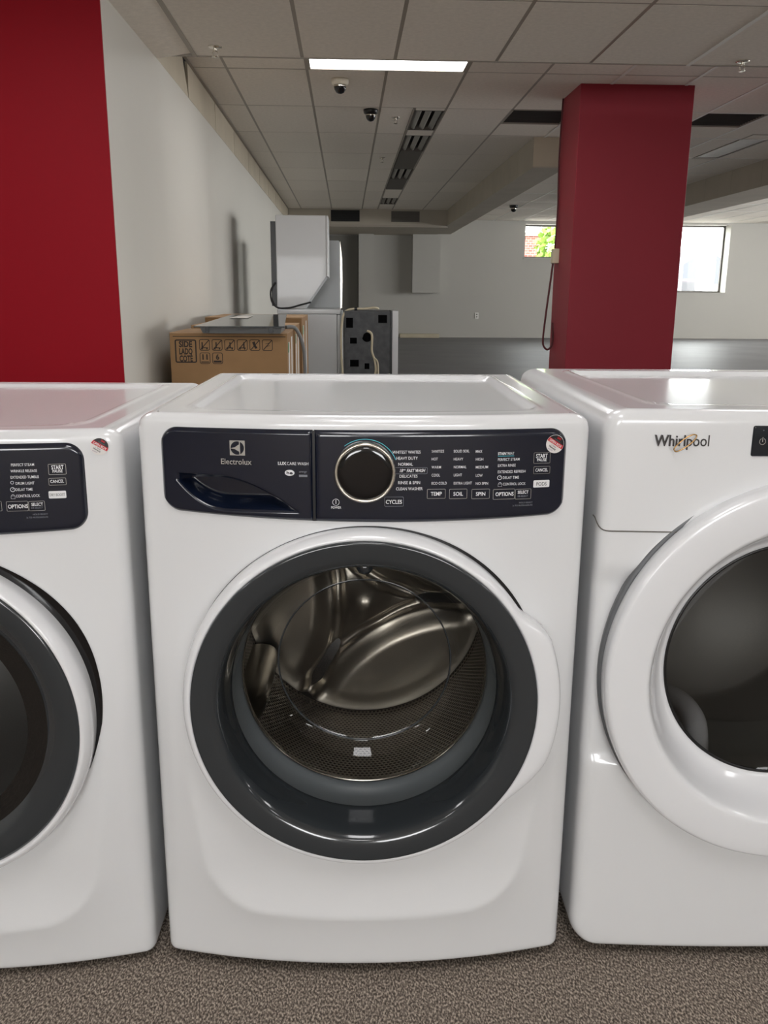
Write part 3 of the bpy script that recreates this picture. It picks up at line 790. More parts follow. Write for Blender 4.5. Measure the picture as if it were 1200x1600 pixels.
# ------------------------------------------------------------------ the laundry machines
TH = -.0206
def machine(cx, name, label, cat, cy=0.0):
    t = empty(name, (cx * math.cos(TH) - cy * math.sin(TH), cx * math.sin(TH) + cy * math.cos(TH), 0), TH)
    return tag(t, label, cat)
HW = .343
def outline(b, rc, yback, nf=120):
    """front outline of a cabinet in plan: left side, rounded corner, bowed front, corner, right side"""
    yb = lambda x: -b * (1 - (x / HW) ** 2)
    P = [(-HW, yback), (-HW, yback * .5), (-HW, .09), (-HW, rc + .012)]
    xa = HW - rc; k = 9
    A = Vector((-HW, rc)); B = Vector((-HW, yb(HW) - .002)); C = Vector((-xa, yb(xa)))
    cor = [(1 - t) ** 2 * A + 2 * t * (1 - t) * B + t * t * C for t in [i / k for i in range(k)]]
    P += [tuple(c) for c in cor]
    P += [(-xa + 2 * xa * i / nf, yb(-xa + 2 * xa * i / nf)) for i in range(nf + 1)]
    P += [(-c[0], c[1]) for c in reversed(cor)]
    P += [(HW, rc + .012), (HW, .09), (HW, yback * .5), (HW, yback)]
    N = []
    for i in range(len(P)):
        a = P[max(i - 1, 0)]; b_ = P[min(i + 1, len(P) - 1)]
        d = Vector((b_[0] - a[0], b_[1] - a[1])).normalized(); N.append((-d.y, d.x))   # points inward
    return P, N
def cabinet(name, t, z0, H, b, rc, yback, m, relief, drop, rtop=.016, rbot=.012, nz=150, botcut=None, topcut=.030):
    P, N = outline(b, rc, yback); rows = []
    for k in range(6): a = PI / 2 * k / 5; rows.append((z0 + rbot * (1 - math.sin(a)) if False else z0 + rbot - rbot * math.cos(a), rbot * (1 - math.sin(a))))
    za, zb = z0 + rbot, H - rtop
    for k in range(1, nz): rows.append((za + (zb - za) * k / nz, 0))
    for k in range(7): a = PI / 2 * k / 6; rows.append((zb + rtop * math.sin(a), rtop * (1 - math.cos(a))))
    vs = []; nu = len(P)
    for z, ins in rows:
        for (x, y), (nx, ny) in zip(P, N):
            X, Y = x + nx * ins, y + ny * ins
            if botcut and z < z0 + botcut:
                q = 1 - (z - z0) / botcut
                X *= 1 - (botcut * (1 - math.sqrt(max(0, 1 - q * q)))) / HW
            if z > H - topcut:
                q = (z - (H - topcut)) / topcut
                X *= 1 - ((topcut - rtop) * (1 - math.sqrt(max(0, 1 - q * q)))) / HW
            wgt = sst(.05, -.002, Y) if abs(x) > HW - .04 else 1
            Y += relief(X, z) * wgt
            vs.append((X, Y, z))
    fs = []
    for r in range(len(rows) - 1):
        for c in range(nu - 1):
            f = (r * nu + c, r * nu + c + 1, (r + 1) * nu + c + 1, (r + 1) * nu + c)
            mx = sum(vs[i][0] for i in f) / 4; mz = sum(vs[i][2] for i in f) / 4; my = sum(vs[i][1] for i in f) / 4
            if my < .03 and drop(mx, mz): continue
            fs.append(f)
    o = pyd(name, vs, fs, m, t, smooth=True)
    global TOPROW
    TOPROW = [(x, y) for x, y, z in vs[-nu:] if y < .05]
    return o
def top_plate(t, H, b, rtop, yback, m, depth=.006, rim=.045, wt=None, name='top_panel'):
    row = TOPROW                                # meets the rim of the cabinet just built
    wt = max(x for x, y in row); nx, ny = 90, 60; vs = []; fs = []
    mid = len(row) // 2
    def yfront(x):
        best = None
        for (xa, ya), (xb, yb_) in zip(row, row[1:]):
            lo, hi = min(xa, xb), max(xa, xb)
            if lo - 1e-9 <= x <= hi + 1e-9:
                k = 0 if hi - lo < 1e-9 else (x - xa) / (xb - xa)
                y = ya + (yb_ - ya) * k
                best = y if best is None else min(best, y)
        return best if best is not None else 0
    for j in range(ny + 1):
        for i in range(nx + 1):
            u_ = -1 + 2 * i / nx
            x = wt * math.sin(u_ * PI / 2) * .35 + wt * u_ * .65      # finer columns at both sides
            yf = yfront(x)
            # finer rows at both ends
            s_ = j / ny
            y = yf + (yback - yf) * s_
            d = min(wt - abs(x), y - yf, yback - y)
            # rounded inner corners
            ax, ay = wt - abs(x) - rim, min(y - yf, yback - y) - rim
            rr = .03
            if ax < rr and ay < rr: e = rr - math.hypot(rr - ax, rr - ay)
            else: e = min(ax, ay)
            z = H - depth * sst(-.002, .012, e) + .0025 * math.exp(-((e + .004) / .005) ** 2)
            if d <= 1e-6: z = H
            vs.append((x, y, z))
    for j in range(ny):
        for i in range(nx): fs.append((j * (nx + 1) + i, j * (nx + 1) + i + 1, (j + 1) * (nx + 1) + i + 1, (j + 1) * (nx + 1) + i))
    n0 = len(vs)
    return pyd(name, vs, fs, m, t, smooth=True)
def feet(t, y0, y1, z0):
    for x in (-.27, .27):
        for y in (y0, y1):
            MB().lathe([(0, 0), (.022, 0), (.024, .006), (.02, z0 * .6), (.01, z0 * .6), (.01, z0 + .03)], c=(x, y, 0), n=16).build('foot', BLACK, t, smooth=True)
BOW = .04
front = lambda x: -BOW * (1 - (x / HW) ** 2)
def bib(dz):
    def f(x, z):
        zz = z - dz
        hw = .288 - .030 * sst(.42, .13, zz)
        zbot = .136 - .012 * (1 - (x / .25) ** 2)
        ax, az = hw - abs(x), zz - zbot
        R_ = .09
        e = R_ - math.hypot(max(R_ - ax, 0), max(R_ - az, 0)) if (ax < R_ and az < R_) else min(ax, az)
        fade = sst(.74, .42, zz); edge = sst(.343, .315, abs(x))
        if e <= 0: return -.014 * math.exp(e / .06) * fade * edge
        return (-.014 + .020 * (1 - math.exp(-e / .08))) * fade * edge
    return f
def panel(name, t, x0, x1, zt, zl, zr, zmid, r, m, pocket=None, left_round=True, right_round=True, th=.006, nx=120, nz=60):
    """bowed fascia: rounded ends, bottom edge a shallow arc"""
    X0, X1 = -.305, .304
    def zb(x):
        u_ = (x - X0) / (X1 - X0)
        return zl + (zr - zl) * u_ - (((zl + zr) / 2) - zmid) * (1 - (2 * u_ - 1) ** 2)
    vs = []; fs = []
    xs = sorted(set([x0, x0 + .003, x1 - .003, x1] + [x0 + (x1 - x0) * (k / nx) for k in range(nx + 1)] +
                    ([x0 + r * (1 - math.cos(PI / 2 * k / 8)) for k in range(9)] if left_round else []) +
                    ([x1 - r * (1 - math.cos(PI / 2 * k / 8)) for k in range(9)] if right_round else [])))
    xs = [x for i, x in enumerate(xs) if i == 0 or x - xs[i - 1] > 2e-4]
    tt = [0, .02, .04] + [.04 + .92 * k / nz for k in range(1, nz)] + [.96, .98, 1]
    nrow = len(tt)
    for x in xs:
        lo, hi = zb(x), zt
        for cond, d in ((left_round, x - x0), (right_round, x1 - x)):
            if cond and d < r:
                c = r - math.sqrt(max(0, r * r - (r - d) ** 2)); lo = max(lo, zb(x) + c); hi = min(hi, zt - c)
        for q in tt:
            z = lo + (hi - lo) * q
            e = min(z - lo, hi - z, x - x0 if True else 1, x1 - x)
            off = th * (1 - (1 - min(1, e / .006)) ** 2)
            if pocket: off += pocket(x, z)
            vs.append((x, front(x) - off, z))
    for i in range(len(xs) - 1):
        for j in range(nrow - 1): fs.append((i * nrow + j, i * nrow + j + 1, (i + 1) * nrow + j + 1, (i + 1) * nrow + j))
    return pyd(name, vs, fs, m, t, smooth=True)
PT = .006
psurf = lambda x: front(x) - PT

def sticker(parent, x, z, r, surf, torn=False):
    s_ = disc('round_sticker', x, z, r, surf, STK_W, parent, .0008); s_['label'] = 'round OPEN BOX sticker in red, black and white'
    # black upper half and red diagonal band, turned about -33 degrees
    ca, sa = math.cos(math.radians(-33)), math.sin(math.radians(-33))
    def rot(u_, v_): return (x + u_ * ca - v_ * sa, z + u_ * sa + v_ * ca)
    def chord(v0, v1, rr, m_, nm, off):
        P = []
        for k in range(13):
            v_ = v0 + (v1 - v0) * k / 12; P.append((math.sqrt(max(0, rr * rr - v_ * v_)), v_))
        Q = [(-a, b_) for a, b_ in reversed(P)]
        pts = [rot(a, b_) for a, b_ in P + Q]
        return pyd(nm, [(a, surf(a) - off, b_) for a, b_ in pts], [tuple(range(len(pts)))], m_, s_)
    chord(.30 * r, .96 * r, .96 * r, STK_K, 'sticker_top', .0010)
    chord(-.10 * r, .32 * r, .97 * r, STK_R, 'sticker_band', .0012)
    def stext(tx, u0, u1, v_, hh, m_, bold=0):
        vs, fs = text_geo(tx, 0, 0, bold); P = []
        for a, b_, _ in vs:
            X, Z = rot((u0 + (u1 - u0) * a), v_ - hh / 2 + b_ / CAP * hh); P.append((X, surf(X) - .0015, Z))
        pyd('sticker_word', P, fs, m_, s_)
    stext('OPEN BOX', -.80 * r, .80 * r, .11 * r, .26 * r, STK_W, .02)
    stext('SMS', -.2 * r, .3 * r, .72 * r, .22 * r, STK_R, .02)
    stext('Appliances', -.38 * r, .4 * r, .46 * r, .12 * r, PRINTG)
    stext('1 YEAR', -.3 * r, .3 * r, -.27 * r, .14 * r, STK_K)
    stext('Warranty', -.5 * r, .42 * r, -.48 * r, .18 * r, STK_K, .02)
    stext('parts', -.4 * r, .16 * r, -.73 * r, .14 * r, STK_P)
    return s_

def icon_clock(p, x, z, r=.0035):
    disc('clock_icon', x, z, r, psurf, PRINT, p, .0006, r_in=r * .8, n=20)
    MB().add([(x - .0003, psurf(x) - .0007, z), (x + .0003, psurf(x) - .0007, z), (x + .0018, psurf(x) - .0007, z + .002), (x + .0012, psurf(x) - .0007, z + .0022)], [(0, 1, 2, 3)]).build('clock_icon', PRINT, p)
def icon_lock(p, x, z):
    frame_rect('lock_icon', x - .003, x + .003, z - .0035, z + .001, .0005, psurf, PRINT, p, r=.0006)
    disc('lock_icon', x, z + .001, .0022, psurf, PRINT, p, .0006, r_in=.0017, a0=0, a1=180, n=12)

def electro_door(t, cz, kind):
    d = empty('door', (0, 0, cz)); d.parent = t
    ringp = [(.255, .008), (.279, .004), (.2815, -.02), (.2832, -.048), (.2815, -.060), (.277, -.068), (.2725, -.0705), (.2690, -.069), (.266, -.06)]
    if kind == 'washer':
        def bulge(r, h_, a):
            a = math.degrees(a); a = a - 360 if a > 180 else a
            k_ = sst(33, 20, a) * sst(-40, -16, a)
            return r + k_ * .0245 * sst(.270, .279, r)
        fn = bulge
    else: fn = None
    MB().lathe(smooth_prof(ringp, 3), axis='y', n=160, fn=fn).build('door_ring', RINGW, d, smooth=True)
    if kind == 'washer':
        MB().lathe(smooth_prof([(.2685, -.066), (.2683, -.0715), (.2665, -.0733), (.262, -.0735), (.250, -.0725), (.238, -.0700), (.230, -.065), (.2245, -.054), (.2205, -.034), (.217, -.010), (.2145, .0)]), axis='y', n=160).build('door_trim', DARKGLASS, d, smooth=True)
        MB().lathe([(.2150, -.004), (.211, .012), (.203, .038), (.190, .066), (.172, .092), (.156, .106), (.148, .110), (.140, .1115), (.10, .113), (0, .114)], axis='y', n=120).build('glass_bowl', DOORGLASS, d, smooth=True)
        MB().lathe([(.1515, .1075), (.1500, .1070), (.1485, .1085), (.1495, .1105)], axis='y', n=120).build('bowl_edge', DARKGLASS, d, smooth=True)
    else:
        MB().lathe([(.2685, -.062), (.2675, -.066), (.262, -.068), (.24, -.066), (.222, -.058), (.214, -.052)], axis='y', n=160).build('door_trim', DARKGLASS, d, smooth=True)
        MB().lathe([(.2145, -.052), (.20, -.050), (.182, -.049)], axis='y', n=120).build('window_border', DRYGLASS, d, smooth=True)
        MB().lathe([(.1825, -.049), (.12, -.048), (0, -.047)], axis='y', n=96).build('window_glass', DARKPANE, d, smooth=True)
    return d

def drum(t, cz):
    d = empty('drum', (0, 0, 0)); d.parent = t
    def L(name, prof, m, n=128):
        return MB().lathe(prof, c=(0, 0, cz), axis='y', n=n).build(name, m, d, smooth=True)
    L('gasket', [(.262, .004), (.235, .008), (.226, .022), (.222, .040), (.214, .050), (.209, .056), (.207, .062), (.212, .072), (.225, .076)], GASKET)
    L('drum_lip', [(.2075, .066), (.2055, .068), (.2050, .071), (.2065, .074), (.2085, .074)], CHROME)
    L('drum_front', [(.2075, .073), (.228, .078), (.242, .088), (.246, .10)], STEEL)
    L('drum_wall', [(.246, .10), (.247, .14), (.247, .385), (.243, .400)], PERF, 160)
    # pressed rear wall: three lens-shaped lobes around a dished hub
    nr, na = 60, 180; vs = []; fs = []
    Rm = .244; D_, RHO = .43, .372
    for i in range(nr + 1):
        r = Rm * i / nr
        for k_ in range(na):
            a = 2 * PI * k_ / na; x, z = r * math.cos(a), r * math.sin(a)
            y = .425 - .020 * sst(.20, .244, r)
            for q in range(3):
                ph = math.radians(-60 + 120 * q)
                e = RHO - math.hypot(x - D_ * math.cos(ph), z - D_ * math.sin(ph))
                y += .012 * math.exp(-((e + .006) / .011) ** 4)
                y -= .022 * sst(.004, .055, e) * sst(.240, .20, r)
            y -= .034 * math.exp(-(r / .045) ** 2)
            vs.append((x, y, z + cz))
    for i in range(nr):
        for k_ in range(na): fs.append((i * na + k_, i * na + (k_ + 1) % na, (i + 1) * na + (k_ + 1) % na, (i + 1) * na + k_))
    pyd('drum_back', vs, fs, STEEL, d, smooth=True)
    for ang in (208, 88):
        a = math.radians(ang); g = MB(); secs = []
        for j in range(9):
            y = .13 + .26 * j / 8; hh = .042 * math.sin(PI * min(1, (j + .6) / 2.2) / 2) * (1 if j < 8 else .9)
            sec = []
            for k_ in range(9):
                u_ = (k_ - 4) / 4; w_ = u_ * .034; hq = hh * (1 - abs(u_) ** 2.4) + .001
                r = .2475 - hq
                ca, sa = math.cos(a), math.sin(a)
                sec.append((r * ca - w_ * sa, y, r * sa + w_ * ca + cz))
            secs.append(sec)
        vs = [p for s_ in secs for p in s_]
        fs = [(i * 9 + k_, i * 9 + k_ + 1, (i + 1) * 9 + k_ + 1, (i + 1) * 9 + k_) for i in range(8) for k_ in range(8)]
        pyd('lifter', vs, fs, STEEL, d, smooth=True)
    # spray nozzle on the gasket
    MB().lathe([(0, 0), (.014, .0), (.0135, -.014), (.010, -.020), (0, -.022)], c=(0, .060, cz + .199), n=16).build('spray_nozzle', DARKGLASS, d, smooth=True)
    MB().lathe([(.26, .41), (.26, .43), (0, .445)], c=(0, 0, cz), axis='y', n=48).build('tub', BLACK, d, smooth=True)
    MB().lathe([(.262, .004), (.262, .43)], c=(0, 0, cz), axis='y', n=48).build('tub', BLACK, d, smooth=True)
    return d

def gap_ring(name, t, cz, relief, a0, a1, wid, m_, r0=.2825):
    vs = []; fs = []; n = 72
    for k in range(n + 1):
        a = math.radians(a0 + (a1 - a0) * k / n); q = r0 + wid(k / n) * min(1, 8 * k / n, 8 * (n - k) / n)
        for r in (.262, q):
            x, z = r * math.cos(a), cz + r * math.sin(a)
            vs.append((x, front(x) + relief(x, z) - .0016, z))
    for k in range(n): fs.append((2 * k, 2 * k + 2, 2 * k + 3, 2 * k + 1))
    return pyd(name, vs, fs, m_, t, smooth=True)
# ---- centre washer
wm = machine(0, 'washing_machine', 'white front-load washer in the middle with glass door and dark panel', 'washer')
CZ = .518
def pocket_top(x):      # upper lip of the scoop
    u_ = (x + .282) / .190
    return .880 - .004 * u_ - .056 * max(0, u_ - .35) ** 1.7 / (.65 ** 1.7)
def pocket_bot(x):
    u_ = (x + .282) / .190
    return .820 + .045 * max(0, 1 - u_ / .42) ** 2.2 + .002
def pocket(x, z):
    if not (-.286 < x < -.088): return 0
    a = pocket_top(x) - z; b_ = z - pocket_bot(x)
    e1 = x + .284; e2 = -.090 - x
    e = min(a * 2.2, b_, e1 * .9, e2)
    return -.030 * sst(0, .022, e)
def drop_w(x, z):
    return math.hypot(x, z - CZ) < .258 or (-.285 < x < -.088 and .827 < z < .884)
cabinet('body', wm, .02, .967, BOW, .020, .664, ENAMEL, bib(0), drop_w, rtop=.014)
top_plate(wm, .967, BOW, .014, .662, ENAMEL, wt=HW - .016)
feet(wm, .05, .58, .02)
box('rear_panel', -HW + .004, HW - .004, .655, .664, .02, .930, APPG, wm)
box('base_pan', -HW + .03, HW - .03, .02, .65, .03, .034, BLACK, wm)
dr_ = panel('detergent_drawer', wm, -.305, -.0765, .9475, .821, .815, .8085, .026, NAVY, pocket, True, False, nx=150, nz=84)
fa = panel('control_panel', wm, -.0745, .304, .9475, .821, .815, .8085, .026, NAVY, None, False, True, nx=110, nz=30)
MB().tube([(x, psurf(x) + .0035, pocket_bot(x) - .002) for x in [-.262 + .168 * k / 24 for k in range(25)]], .0022, 8).build('pocket_lip', BLACKG, dr_, smooth=True)
# drawer print
def elux_logo(p):
    x0, x1, z0, z1 = -.199, -.1765, .9085, .9305
    cx_, cz_ = (x0 + x1) / 2, (z0 + z1) / 2; R_ = .0100
    frame_rect('logo_square', x0, x1, z0, z1, .002, psurf, SILVERP, p, r=.0002, fill=True)
    disc('logo_disc', cx_, cz_, R_, psurf, NAVY, p, .0009)
    def poly(pts): MB().add([(cx_ + a * R_, psurf(cx_ + a * R_) - .0012, cz_ + b_ * R_) for a, b_ in pts], [tuple(range(len(pts)))]).build('logo_mark', SILVERP, p)
    poly([(-1, -.05), (-.35, .12), (.28, .55), (.28, 1.0), (.42, .95), (.42, -.95), (.28, -1), (.28, -.55), (-.35, -.18)])
elux_logo(dr_)
text('Electrolux', -.2130, -.1670, .8990, .0082, psurf, SILVERP, dr_, bold=.012)
text('LUX', -.1280, -.1155, .8980, .0044, psurf, PRINT, dr_, bold=.03)
text('CARE WASH', -.1148, -.0830, .8980, .0044, psurf, PRINT, dr_)
disc('he_oval', -.111, .884, .0072, psurf, PRINT, dr_, .0006, rz=.0045, r_in=0)
text('he', -.1155, -.1065, .8842, .0045, psurf, NAVY, dr_, .0009, bold=.03)
frame_rect('energy_mark', -.098, -.084, .877, .893, .0005, psurf, PRINTG, dr_, r=.0003)
text('energy', -.0968, -.0852, .8865, .0035, psurf, PRINTG, dr_, shear=.4)
frame_rect('energy_mark', -.0972, -.0848, .8782, .8815, .0005, psurf, PRINTG, dr_, r=.0003, fill=True)
# control print
TX = [("WHITEST WHITES", .0400, .0815, .9160, .0044), ("HEAVY DUTY", .0460, .0775, .9070, .0044), ("NORMAL", .0490, .0705, .8980, .0044), ("DELICATES", .0510, .0775, .8800, .0044), ("RINSE & SPIN", .0490, .0815, .8703, .0044), ("CLEAN WASHER", .0460, .0855, .8610, .0044), ("CYCLES", .0310, .0550, .8412, .0058),
      ("SANITIZE", .0980, .1162, .9170, .004), ("HOT", .0980, .1072, .9055, .004), ("WARM", .0982, .1122, .8932, .004), ("COOL", .0985, .1110, .8812, .004), ("ECO COLD", .0988, .1214, .8690, .004), ("TEMP", .0978, .1143, .8530, .0056),
      ("SOLID SOIL", .1305, .1540, .9168, .004), ("HEAVY", .1308, .1450, .9050, .004), ("NORMAL", .1312, .1502, .8930, .004), ("LIGHT", .1315, .1438, .8810, .004), ("EXTRA LIGHT", .1318, .1592, .8685, .004), ("SOIL", .1318, .1462, .8523, .0056),
      ("MAX", .1635, .1733, .9160, .004), ("HIGH", .1640, .1752, .9042, .004), ("MEDIUM", .1643, .1828, .8922, .004), ("LOW", .1648, .1750, .8798, .004), ("NO SPIN", .1650, .1838, .8675, .004), ("SPIN", .1658, .1802, .8515, .0056),
      ("PERFECT STEAM", .1975, .2305, .9030, .004), ("EXTRA RINSE", .1978, .2250, .8940, .004), ("EXTENDED REFRESH", .1980, .2405, .8844, .004), ("DELAY TIME", .2062, .2308, .8754, .004), ("CONTROL LOCK", .2066, .2415, .8655, .004), ("OPTIONS", .1958, .2238, .8503, .0056), ("SELECT", .2300, .2468, .8523, .0046), ("START", .2560, .2740, .9070, .006), ("PAUSE", .2578, .2727, .9010, .0042), ("CANCEL", .2560, .2755, .8855, .0046)]
BOLD = {'CYCLES', 'TEMP', 'SOIL', 'SPIN', 'OPTIONS', 'SELECT', 'START', 'PAUSE', 'CANCEL'}
for a in TX: text(*a, psurf, PRINT, fa, bold=.018 if a[0] in BOLD else .004)
text('18', .0512, .0562, .8885, .0046, psurf, PRINT, fa, shear=.25, bold=.02)
text('MIN', .0564, .0600, .8896, .0018, psurf, PRINT, fa, shear=.25, bold=.02)
text('FAST WASH', .0615, .0890, .8885, .0046, psurf, PRINT, fa, shear=.25, bold=.02)
text('STAIN', .1972, .2095, .9120, .004, psurf, PRINT, fa, bold=.03)
text('TREAT', .2098, .2220, .9120, .004, psurf, PRINT, fa)
frame_rect('cyan_line', .1972, .2220, .9078, .9086, .0003, psurf, CYAN, fa, fill=True, r=.0003)
text('DE-SELECT', .2302, .2462, .8462, .0025, psurf, PRINTG, fa, bold=.01)
text('HOLD SELECT', .2330, .2540, .8360, .0024, psurf, PRINTG, fa)
text('3s TO MUTE/UNMUTE', .2230, .2540, .8318, .0024, psurf, PRINTG, fa)
for n_, x0, x1, z0, z1 in (("fast", .0420, .0920, .8833, .8932), ("cyc", .0290, .0575, .8342, .8488), ("temp", .0922, .1198, .8456, .8602), ("soil", .1255, .1525, .8448, .8598), ("spin", .1592, .1868, .8440, .8590), ("opt", .1920, .2255, .8422, .8580), ("sel", .2262, .2510, .8415, .8572), ("start", .2524, .2782, .8955, .9122), ("cancel", .2530, .2788, .8797, .8910)):
    frame_rect('button_outline', x0, x1, z0, z1, .0005, psurf, PRINTG if n_ in ('fast', 'cyc') else SILVERP, fa)
frame_rect('pods_button', .2538, .2790, .8588, .8698, .0005, psurf, PRINT, fa, fill=True)
text('PODS', .2585, .2745, .8642, .0056, psurf, STK_K, fa, .0010)
icon_clock(fa, .201, .8755); icon_lock(fa, .202, .8652)
disc('power_icon', -.043, .8405, .0052, psurf, PRINT, fa, .0006, r_in=.0046, n=24)
frame_rect('power_icon', -.0434, -.0426, .838, .844, .0002, psurf, PRINT, fa, fill=True, r=.0002)
text('POWER', -.0500, -.0352, .8325, .0034, psurf, PRINT, fa, bold=.01)
disc('cyan_arc', .0, .8865, .0490, psurf, CYAN, fa, .0006, r_in=.0482, a0=22, a1=128, n=40)
# knob
kb = empty('cycle_knob', (0.0, psurf(0), .8865)); kb.parent = wm
MB().lathe([(.0450, .003), (.0450, -.008), (.0440, -.0115), (.0425, -.0125), (.0405, -.0115), (.0398, -.009)], axis='y', n=96).build('knob_ring', CHROME, kb, smooth=True)
MB().lathe([(.0402, -.0090), (.0396, -.0095), (.03, -.0095), (0, -.0095)], axis='y', n=64).build('knob_face', BLACKG, kb, smooth=True)
sticker(fa, .2845, .9245, .0140, psurf)
gap_ring('door_gap', wm, CZ, bib(0), -10, 150, lambda u_: .0045 * math.exp(-((u_ - .4) / .3) ** 2), BLACK)
MB().add([(x, front(x) - .0015, z) for x in (-.0780, -.0730) for z in (.8100, .9465)], [(0, 1, 3, 2)]).build('drawer_gap', BLACK, wm)
electro_door(wm, CZ, 'washer')
drum(wm, CZ)

# ---- left dryer
DX = -.710
dm = machine(DX, 'clothes_dryer', 'white front-load dryer on the left, cropped by the picture edge', 'dryer')
DCZ = .488
DH = .942
dq = lambda x, z: math.hypot(x, z - DCZ) < .20
cabinet('body', dm, .015, DH, BOW, .020, .694, ENAMEL, bib(-.025), dq, rtop=.014)
top_plate(dm, DH, BOW, .014, .692, ENAMEL, wt=HW - .016)
feet(dm, .05, .58, .015)
box('rear_panel', -HW + .004, HW - .004, .685, .694, .02, DH - .036, APPG, dm)
dpn = panel('control_panel', dm, -.305, .290, .9235, .797, .792, .784, .026, NAVY, None, True, True, nx=130, nz=30)
o7 = .007
for a in [("PERFECT STEAM", .1830, .2150, .8930, .004), ("WRINKLE RELEASE", .1815, .2182, .8838, .004), ("EXTENDED TUMBLE", .1808, .2200, .8745, .004), ("DRUM LIGHT", .1870, .2130, .8652, .004), ("DELAY TIME", .1862, .2098, .8558, .004), ("CONTROL LOCK", .1856, .2192, .8460, .004), ("START", .2385, .2555, .8880, .006), ("PAUSE", .2398, .2535, .8822, .0042), ("CANCEL", .2354, .2544, .8668, .0046), ("OPTIONS", .1730, .2010, .8303, .0056), ("SELECT", .2060, .2222, .8326, .0046)]:
    text(a[0], a[1] + o7, a[2] + o7, a[3], a[4], psurf, PRINT, dpn, bold=.018 if a[0] in BOLD else .004)
text('DE-SELECT', .2056 + o7, .2218 + o7, .8275, .0025, psurf, PRINTG, dpn)
text('HOLD SELECT', .2070 + o7, .2280 + o7, .8172, .0024, psurf, PRINTG, dpn)
text('3s TO MUTE/UNMUTE', .1975 + o7, .2280 + o7, .8126, .0024, psurf, PRINTG, dpn)
for x0, x1, z0, z1 in ((.2340, .2588, .8768, .8930), (.2330, .2575, .8608, .8718), (.1710, .2015, .8230, .8382), (.2022, .2250, .8228, .8376), (.138, .1645, .8238, .8390)):
    frame_rect('button_outline', x0 + o7, x1 + o7, z0, z1, .0005, psurf, SILVERP, dpn)
text('TEMP', .1445 + o7, .1600 + o7, .8313, .0056, psurf, PRINT, dpn, bold=.018)
frame_rect('boost_button', .2315 + o7, .2560 + o7, .8408, .8520, .0005, psurf, PRINT, dpn, fill=True)
text('DRY BOOST', .2330 + o7, .2543 + o7, .8464, .0040, psurf, STK_K, dpn, .0010)
icon_clock(dpn, .182 + o7, .856); icon_lock(dpn, .1815 + o7, .8455)
disc('bulb_icon', .1822 + o7, .8665, .0024, psurf, PRINT, dpn, .0006, r_in=.0019, n=16)
sticker(dm, .313, .9165, .0130, lambda x: front(x) - .0004)
electro_door(dm, DCZ, 'dryer')
# black finger recess behind the ring, upper right
gap_ring('finger_recess', dm, DCZ, bib(-.025), -20, 112, lambda u_: .0165 * math.exp(-((u_ - .40) / .25) ** 2) + .003, BLACKG)
MB().lathe([(.183, -.045), (.197, .0), (.20, .30), (0, .32)], c=(0, 0, DCZ), axis='y', n=64).build('drum', mat('dryer_drum', (120, 120, 118), .4, metal=.4), dm, smooth=True)

# ---- right washer
RXC = .708
rm = machine(RXC, 'washing_machine', 'white front-load machine on the right with wide white door ring', 'washer')
RCZ = .548; RH = .974; RB = .012
def rrelief(x, z):
    s_ = .018 * sst(.735, .69, z) * sst(.375, .405, z)
    return s_ * sst(.335, .25, abs(x)) * .6 + s_ * .4
rfront = lambda x: -RB * (1 - (x / HW) ** 2)
cabinet('body', rm, .02, RH, RB, .026, .745, ENAMEL2, rrelief, lambda x, z: math.hypot(x, z - RCZ) < .278, rtop=.018, botcut=.048, topcut=.036)
top_plate(rm, RH, RB, .018, .742, ENAMEL2, .008, .06, wt=HW - .018)
feet(rm, .06, .62, .02)
box('rear_panel', -HW + .004, HW - .004, .738, .745, .02, RH - .042, APPG, rm)
Po, No = outline(RB, .026, .745)
sp_ = [(x - nx * .0002, y - ny * .0002, .7845 + .016 * sst(.0, .03, y)) for (x, y), (nx, ny) in zip(Po, No) if x < -HW + .125 and y < .06]
MB().tube(sp_, .0011, 6).build('panel_seam', GREYVENT, rm)
# lettering with gold ring
def rtext(tx, x0, x1, zc, h, m_, nm):
    vs, fs = text_geo(tx, .03, 0, .006)
    k_ = h / CAP
    P = [(x0 + (x1 - x0) * a, rfront(x0) - .0006 - (c + .03) * .06, zc - h / 2 + b_ * k_) for a, b_, c in vs]
    return pyd(nm, P, fs, m_, rm)
LX0, LX1 = .4385 - RXC, .5215 - RXC
rtext('Whirlpool', LX0, LX1, .9285, .0170, LOGO_K, 'logo_lettering')
p = []
for k in range(41):
    a = 2 * PI * k / 40; u_, v_ = .0195 * math.cos(a), .0052 * math.sin(a)
    ca, sa = math.cos(math.radians(38)), math.sin(math.radians(38))
    p.append(((LX0 + LX1) / 2 + .002 + u_ * ca - v_ * sa, rfront(0) + .004 - (.010 if math.sin(a) < .2 else .006), .926 + u_ * sa + v_ * ca))
MB().tube(p, .0011, 6).build('logo_ring', GOLD, rm, smooth=True)
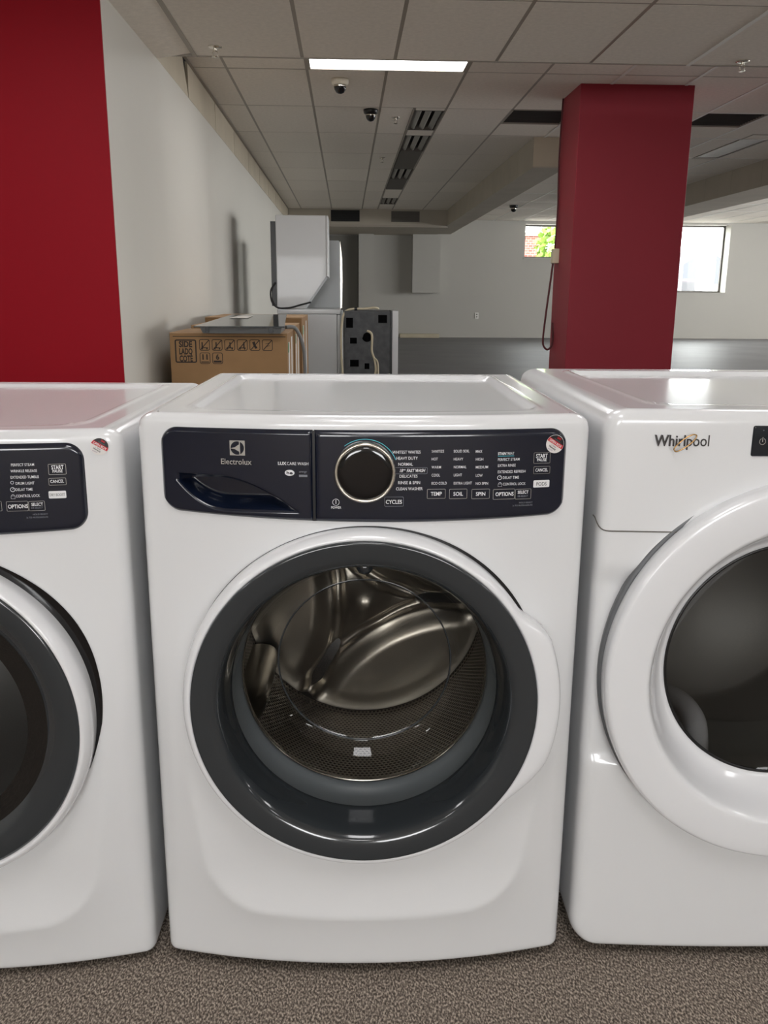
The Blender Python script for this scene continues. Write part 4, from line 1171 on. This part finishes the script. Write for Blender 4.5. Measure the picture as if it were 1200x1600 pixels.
# display
dsp = empty('display', (0, 0, 0)); dsp.parent = rm
DX0 = .5855 - RXC
MB().box(DX0, DX0 + .27, rfront(0) - .002, rfront(0) + .004, .905, .952).build('display_glass', mat('display_black', (22, 28, 36), .12, coat=.5), dsp, bevel=.003)
box('display_divider', DX0 + .0245, DX0 + .0252, rfront(0) - .0024, rfront(0) - .002, .907, .950, BLACK, dsp)
rs = lambda x: rfront(0) - .002
disc('power_icon', DX0 + .0145, .9285, .0050, rs, SILVERP, dsp, .0006, r_in=.0043, a0=115, a1=425, n=30)
frame_rect('power_icon', DX0 + .0141, DX0 + .0149, .928, .935, .0002, rs, SILVERP, dsp, fill=True, r=.0002)
disc('indicator', DX0 + .0145, .9455, .0008, rs, PRINTG, dsp, .0006, n=10)
rd = empty('door', (0, 0, RCZ)); rd.parent = rm
MB().lathe([(.25, .012), (.328, .010), (.330, -.005), (.327, -.008), (.320, -.007), (.316, .004)], c=(0, 0, .004), axis='y', n=160).build('door_gasket', mat('grey_door_gap', (96, 98, 100), .4), rd, smooth=True)
MB().lathe(smooth_prof([(.30, .01), (.3215, .006), (.3252, -.008), (.3256, -.024), (.3248, -.032), (.3215, -.0375), (.316, -.0395), (.300, -.0405), (.280, -.0402), (.264, -.0390), (.258, -.0370), (.253, -.0315), (.247, -.0190), (.238, .002), (.228, .020), (.217, .033), (.209, .0375), (.206, .038)], 6), axis='y', n=360).build('door_ring', RINGW, rd, smooth=True)
MB().lathe([(.2080, .0365), (.2065, .0350), (.2035, .0360), (.2030, .039)], axis='y', n=120).build('glass_seal', BLACK, rd, smooth=True)
MB().lathe([(.2045, .037), (.18, .050), (.14, .064), (.08, .074), (0, .077)], axis='y', n=120).build('door_glass', DARKPANE, rd, smooth=True)
DRY = mat('right_drum_grey', (128, 126, 120), .45, metal=.3)
rdd = empty('drum', (0, 0, 0)); rdd.parent = rm
MB().lathe([(.235, .05), (.262, .09), (.262, .42), (.255, .44), (0, .45)], c=(0, 0, RCZ), axis='y', n=96).build('drum_shell', DRY, rdd, smooth=True)
MB().lathe([(.245, .012), (.240, .03), (.222, .05), (.216, .06), (.236, .072), (.262, .09)], c=(0, 0, RCZ), axis='y', n=96).build('gasket', mat('dark_gasket', (70, 72, 74), .5), rdd, smooth=True)
MB().tube(spline([(-.085, .16, RCZ - .245), (-.07, .22, RCZ - .205), (-.075, .30, RCZ - .20), (-.10, .40, RCZ - .22)]), [.022] * 30 + [.02], 12).build('lifter', mat('lifter_pale', (200, 200, 200), .4), rdd, smooth=True)
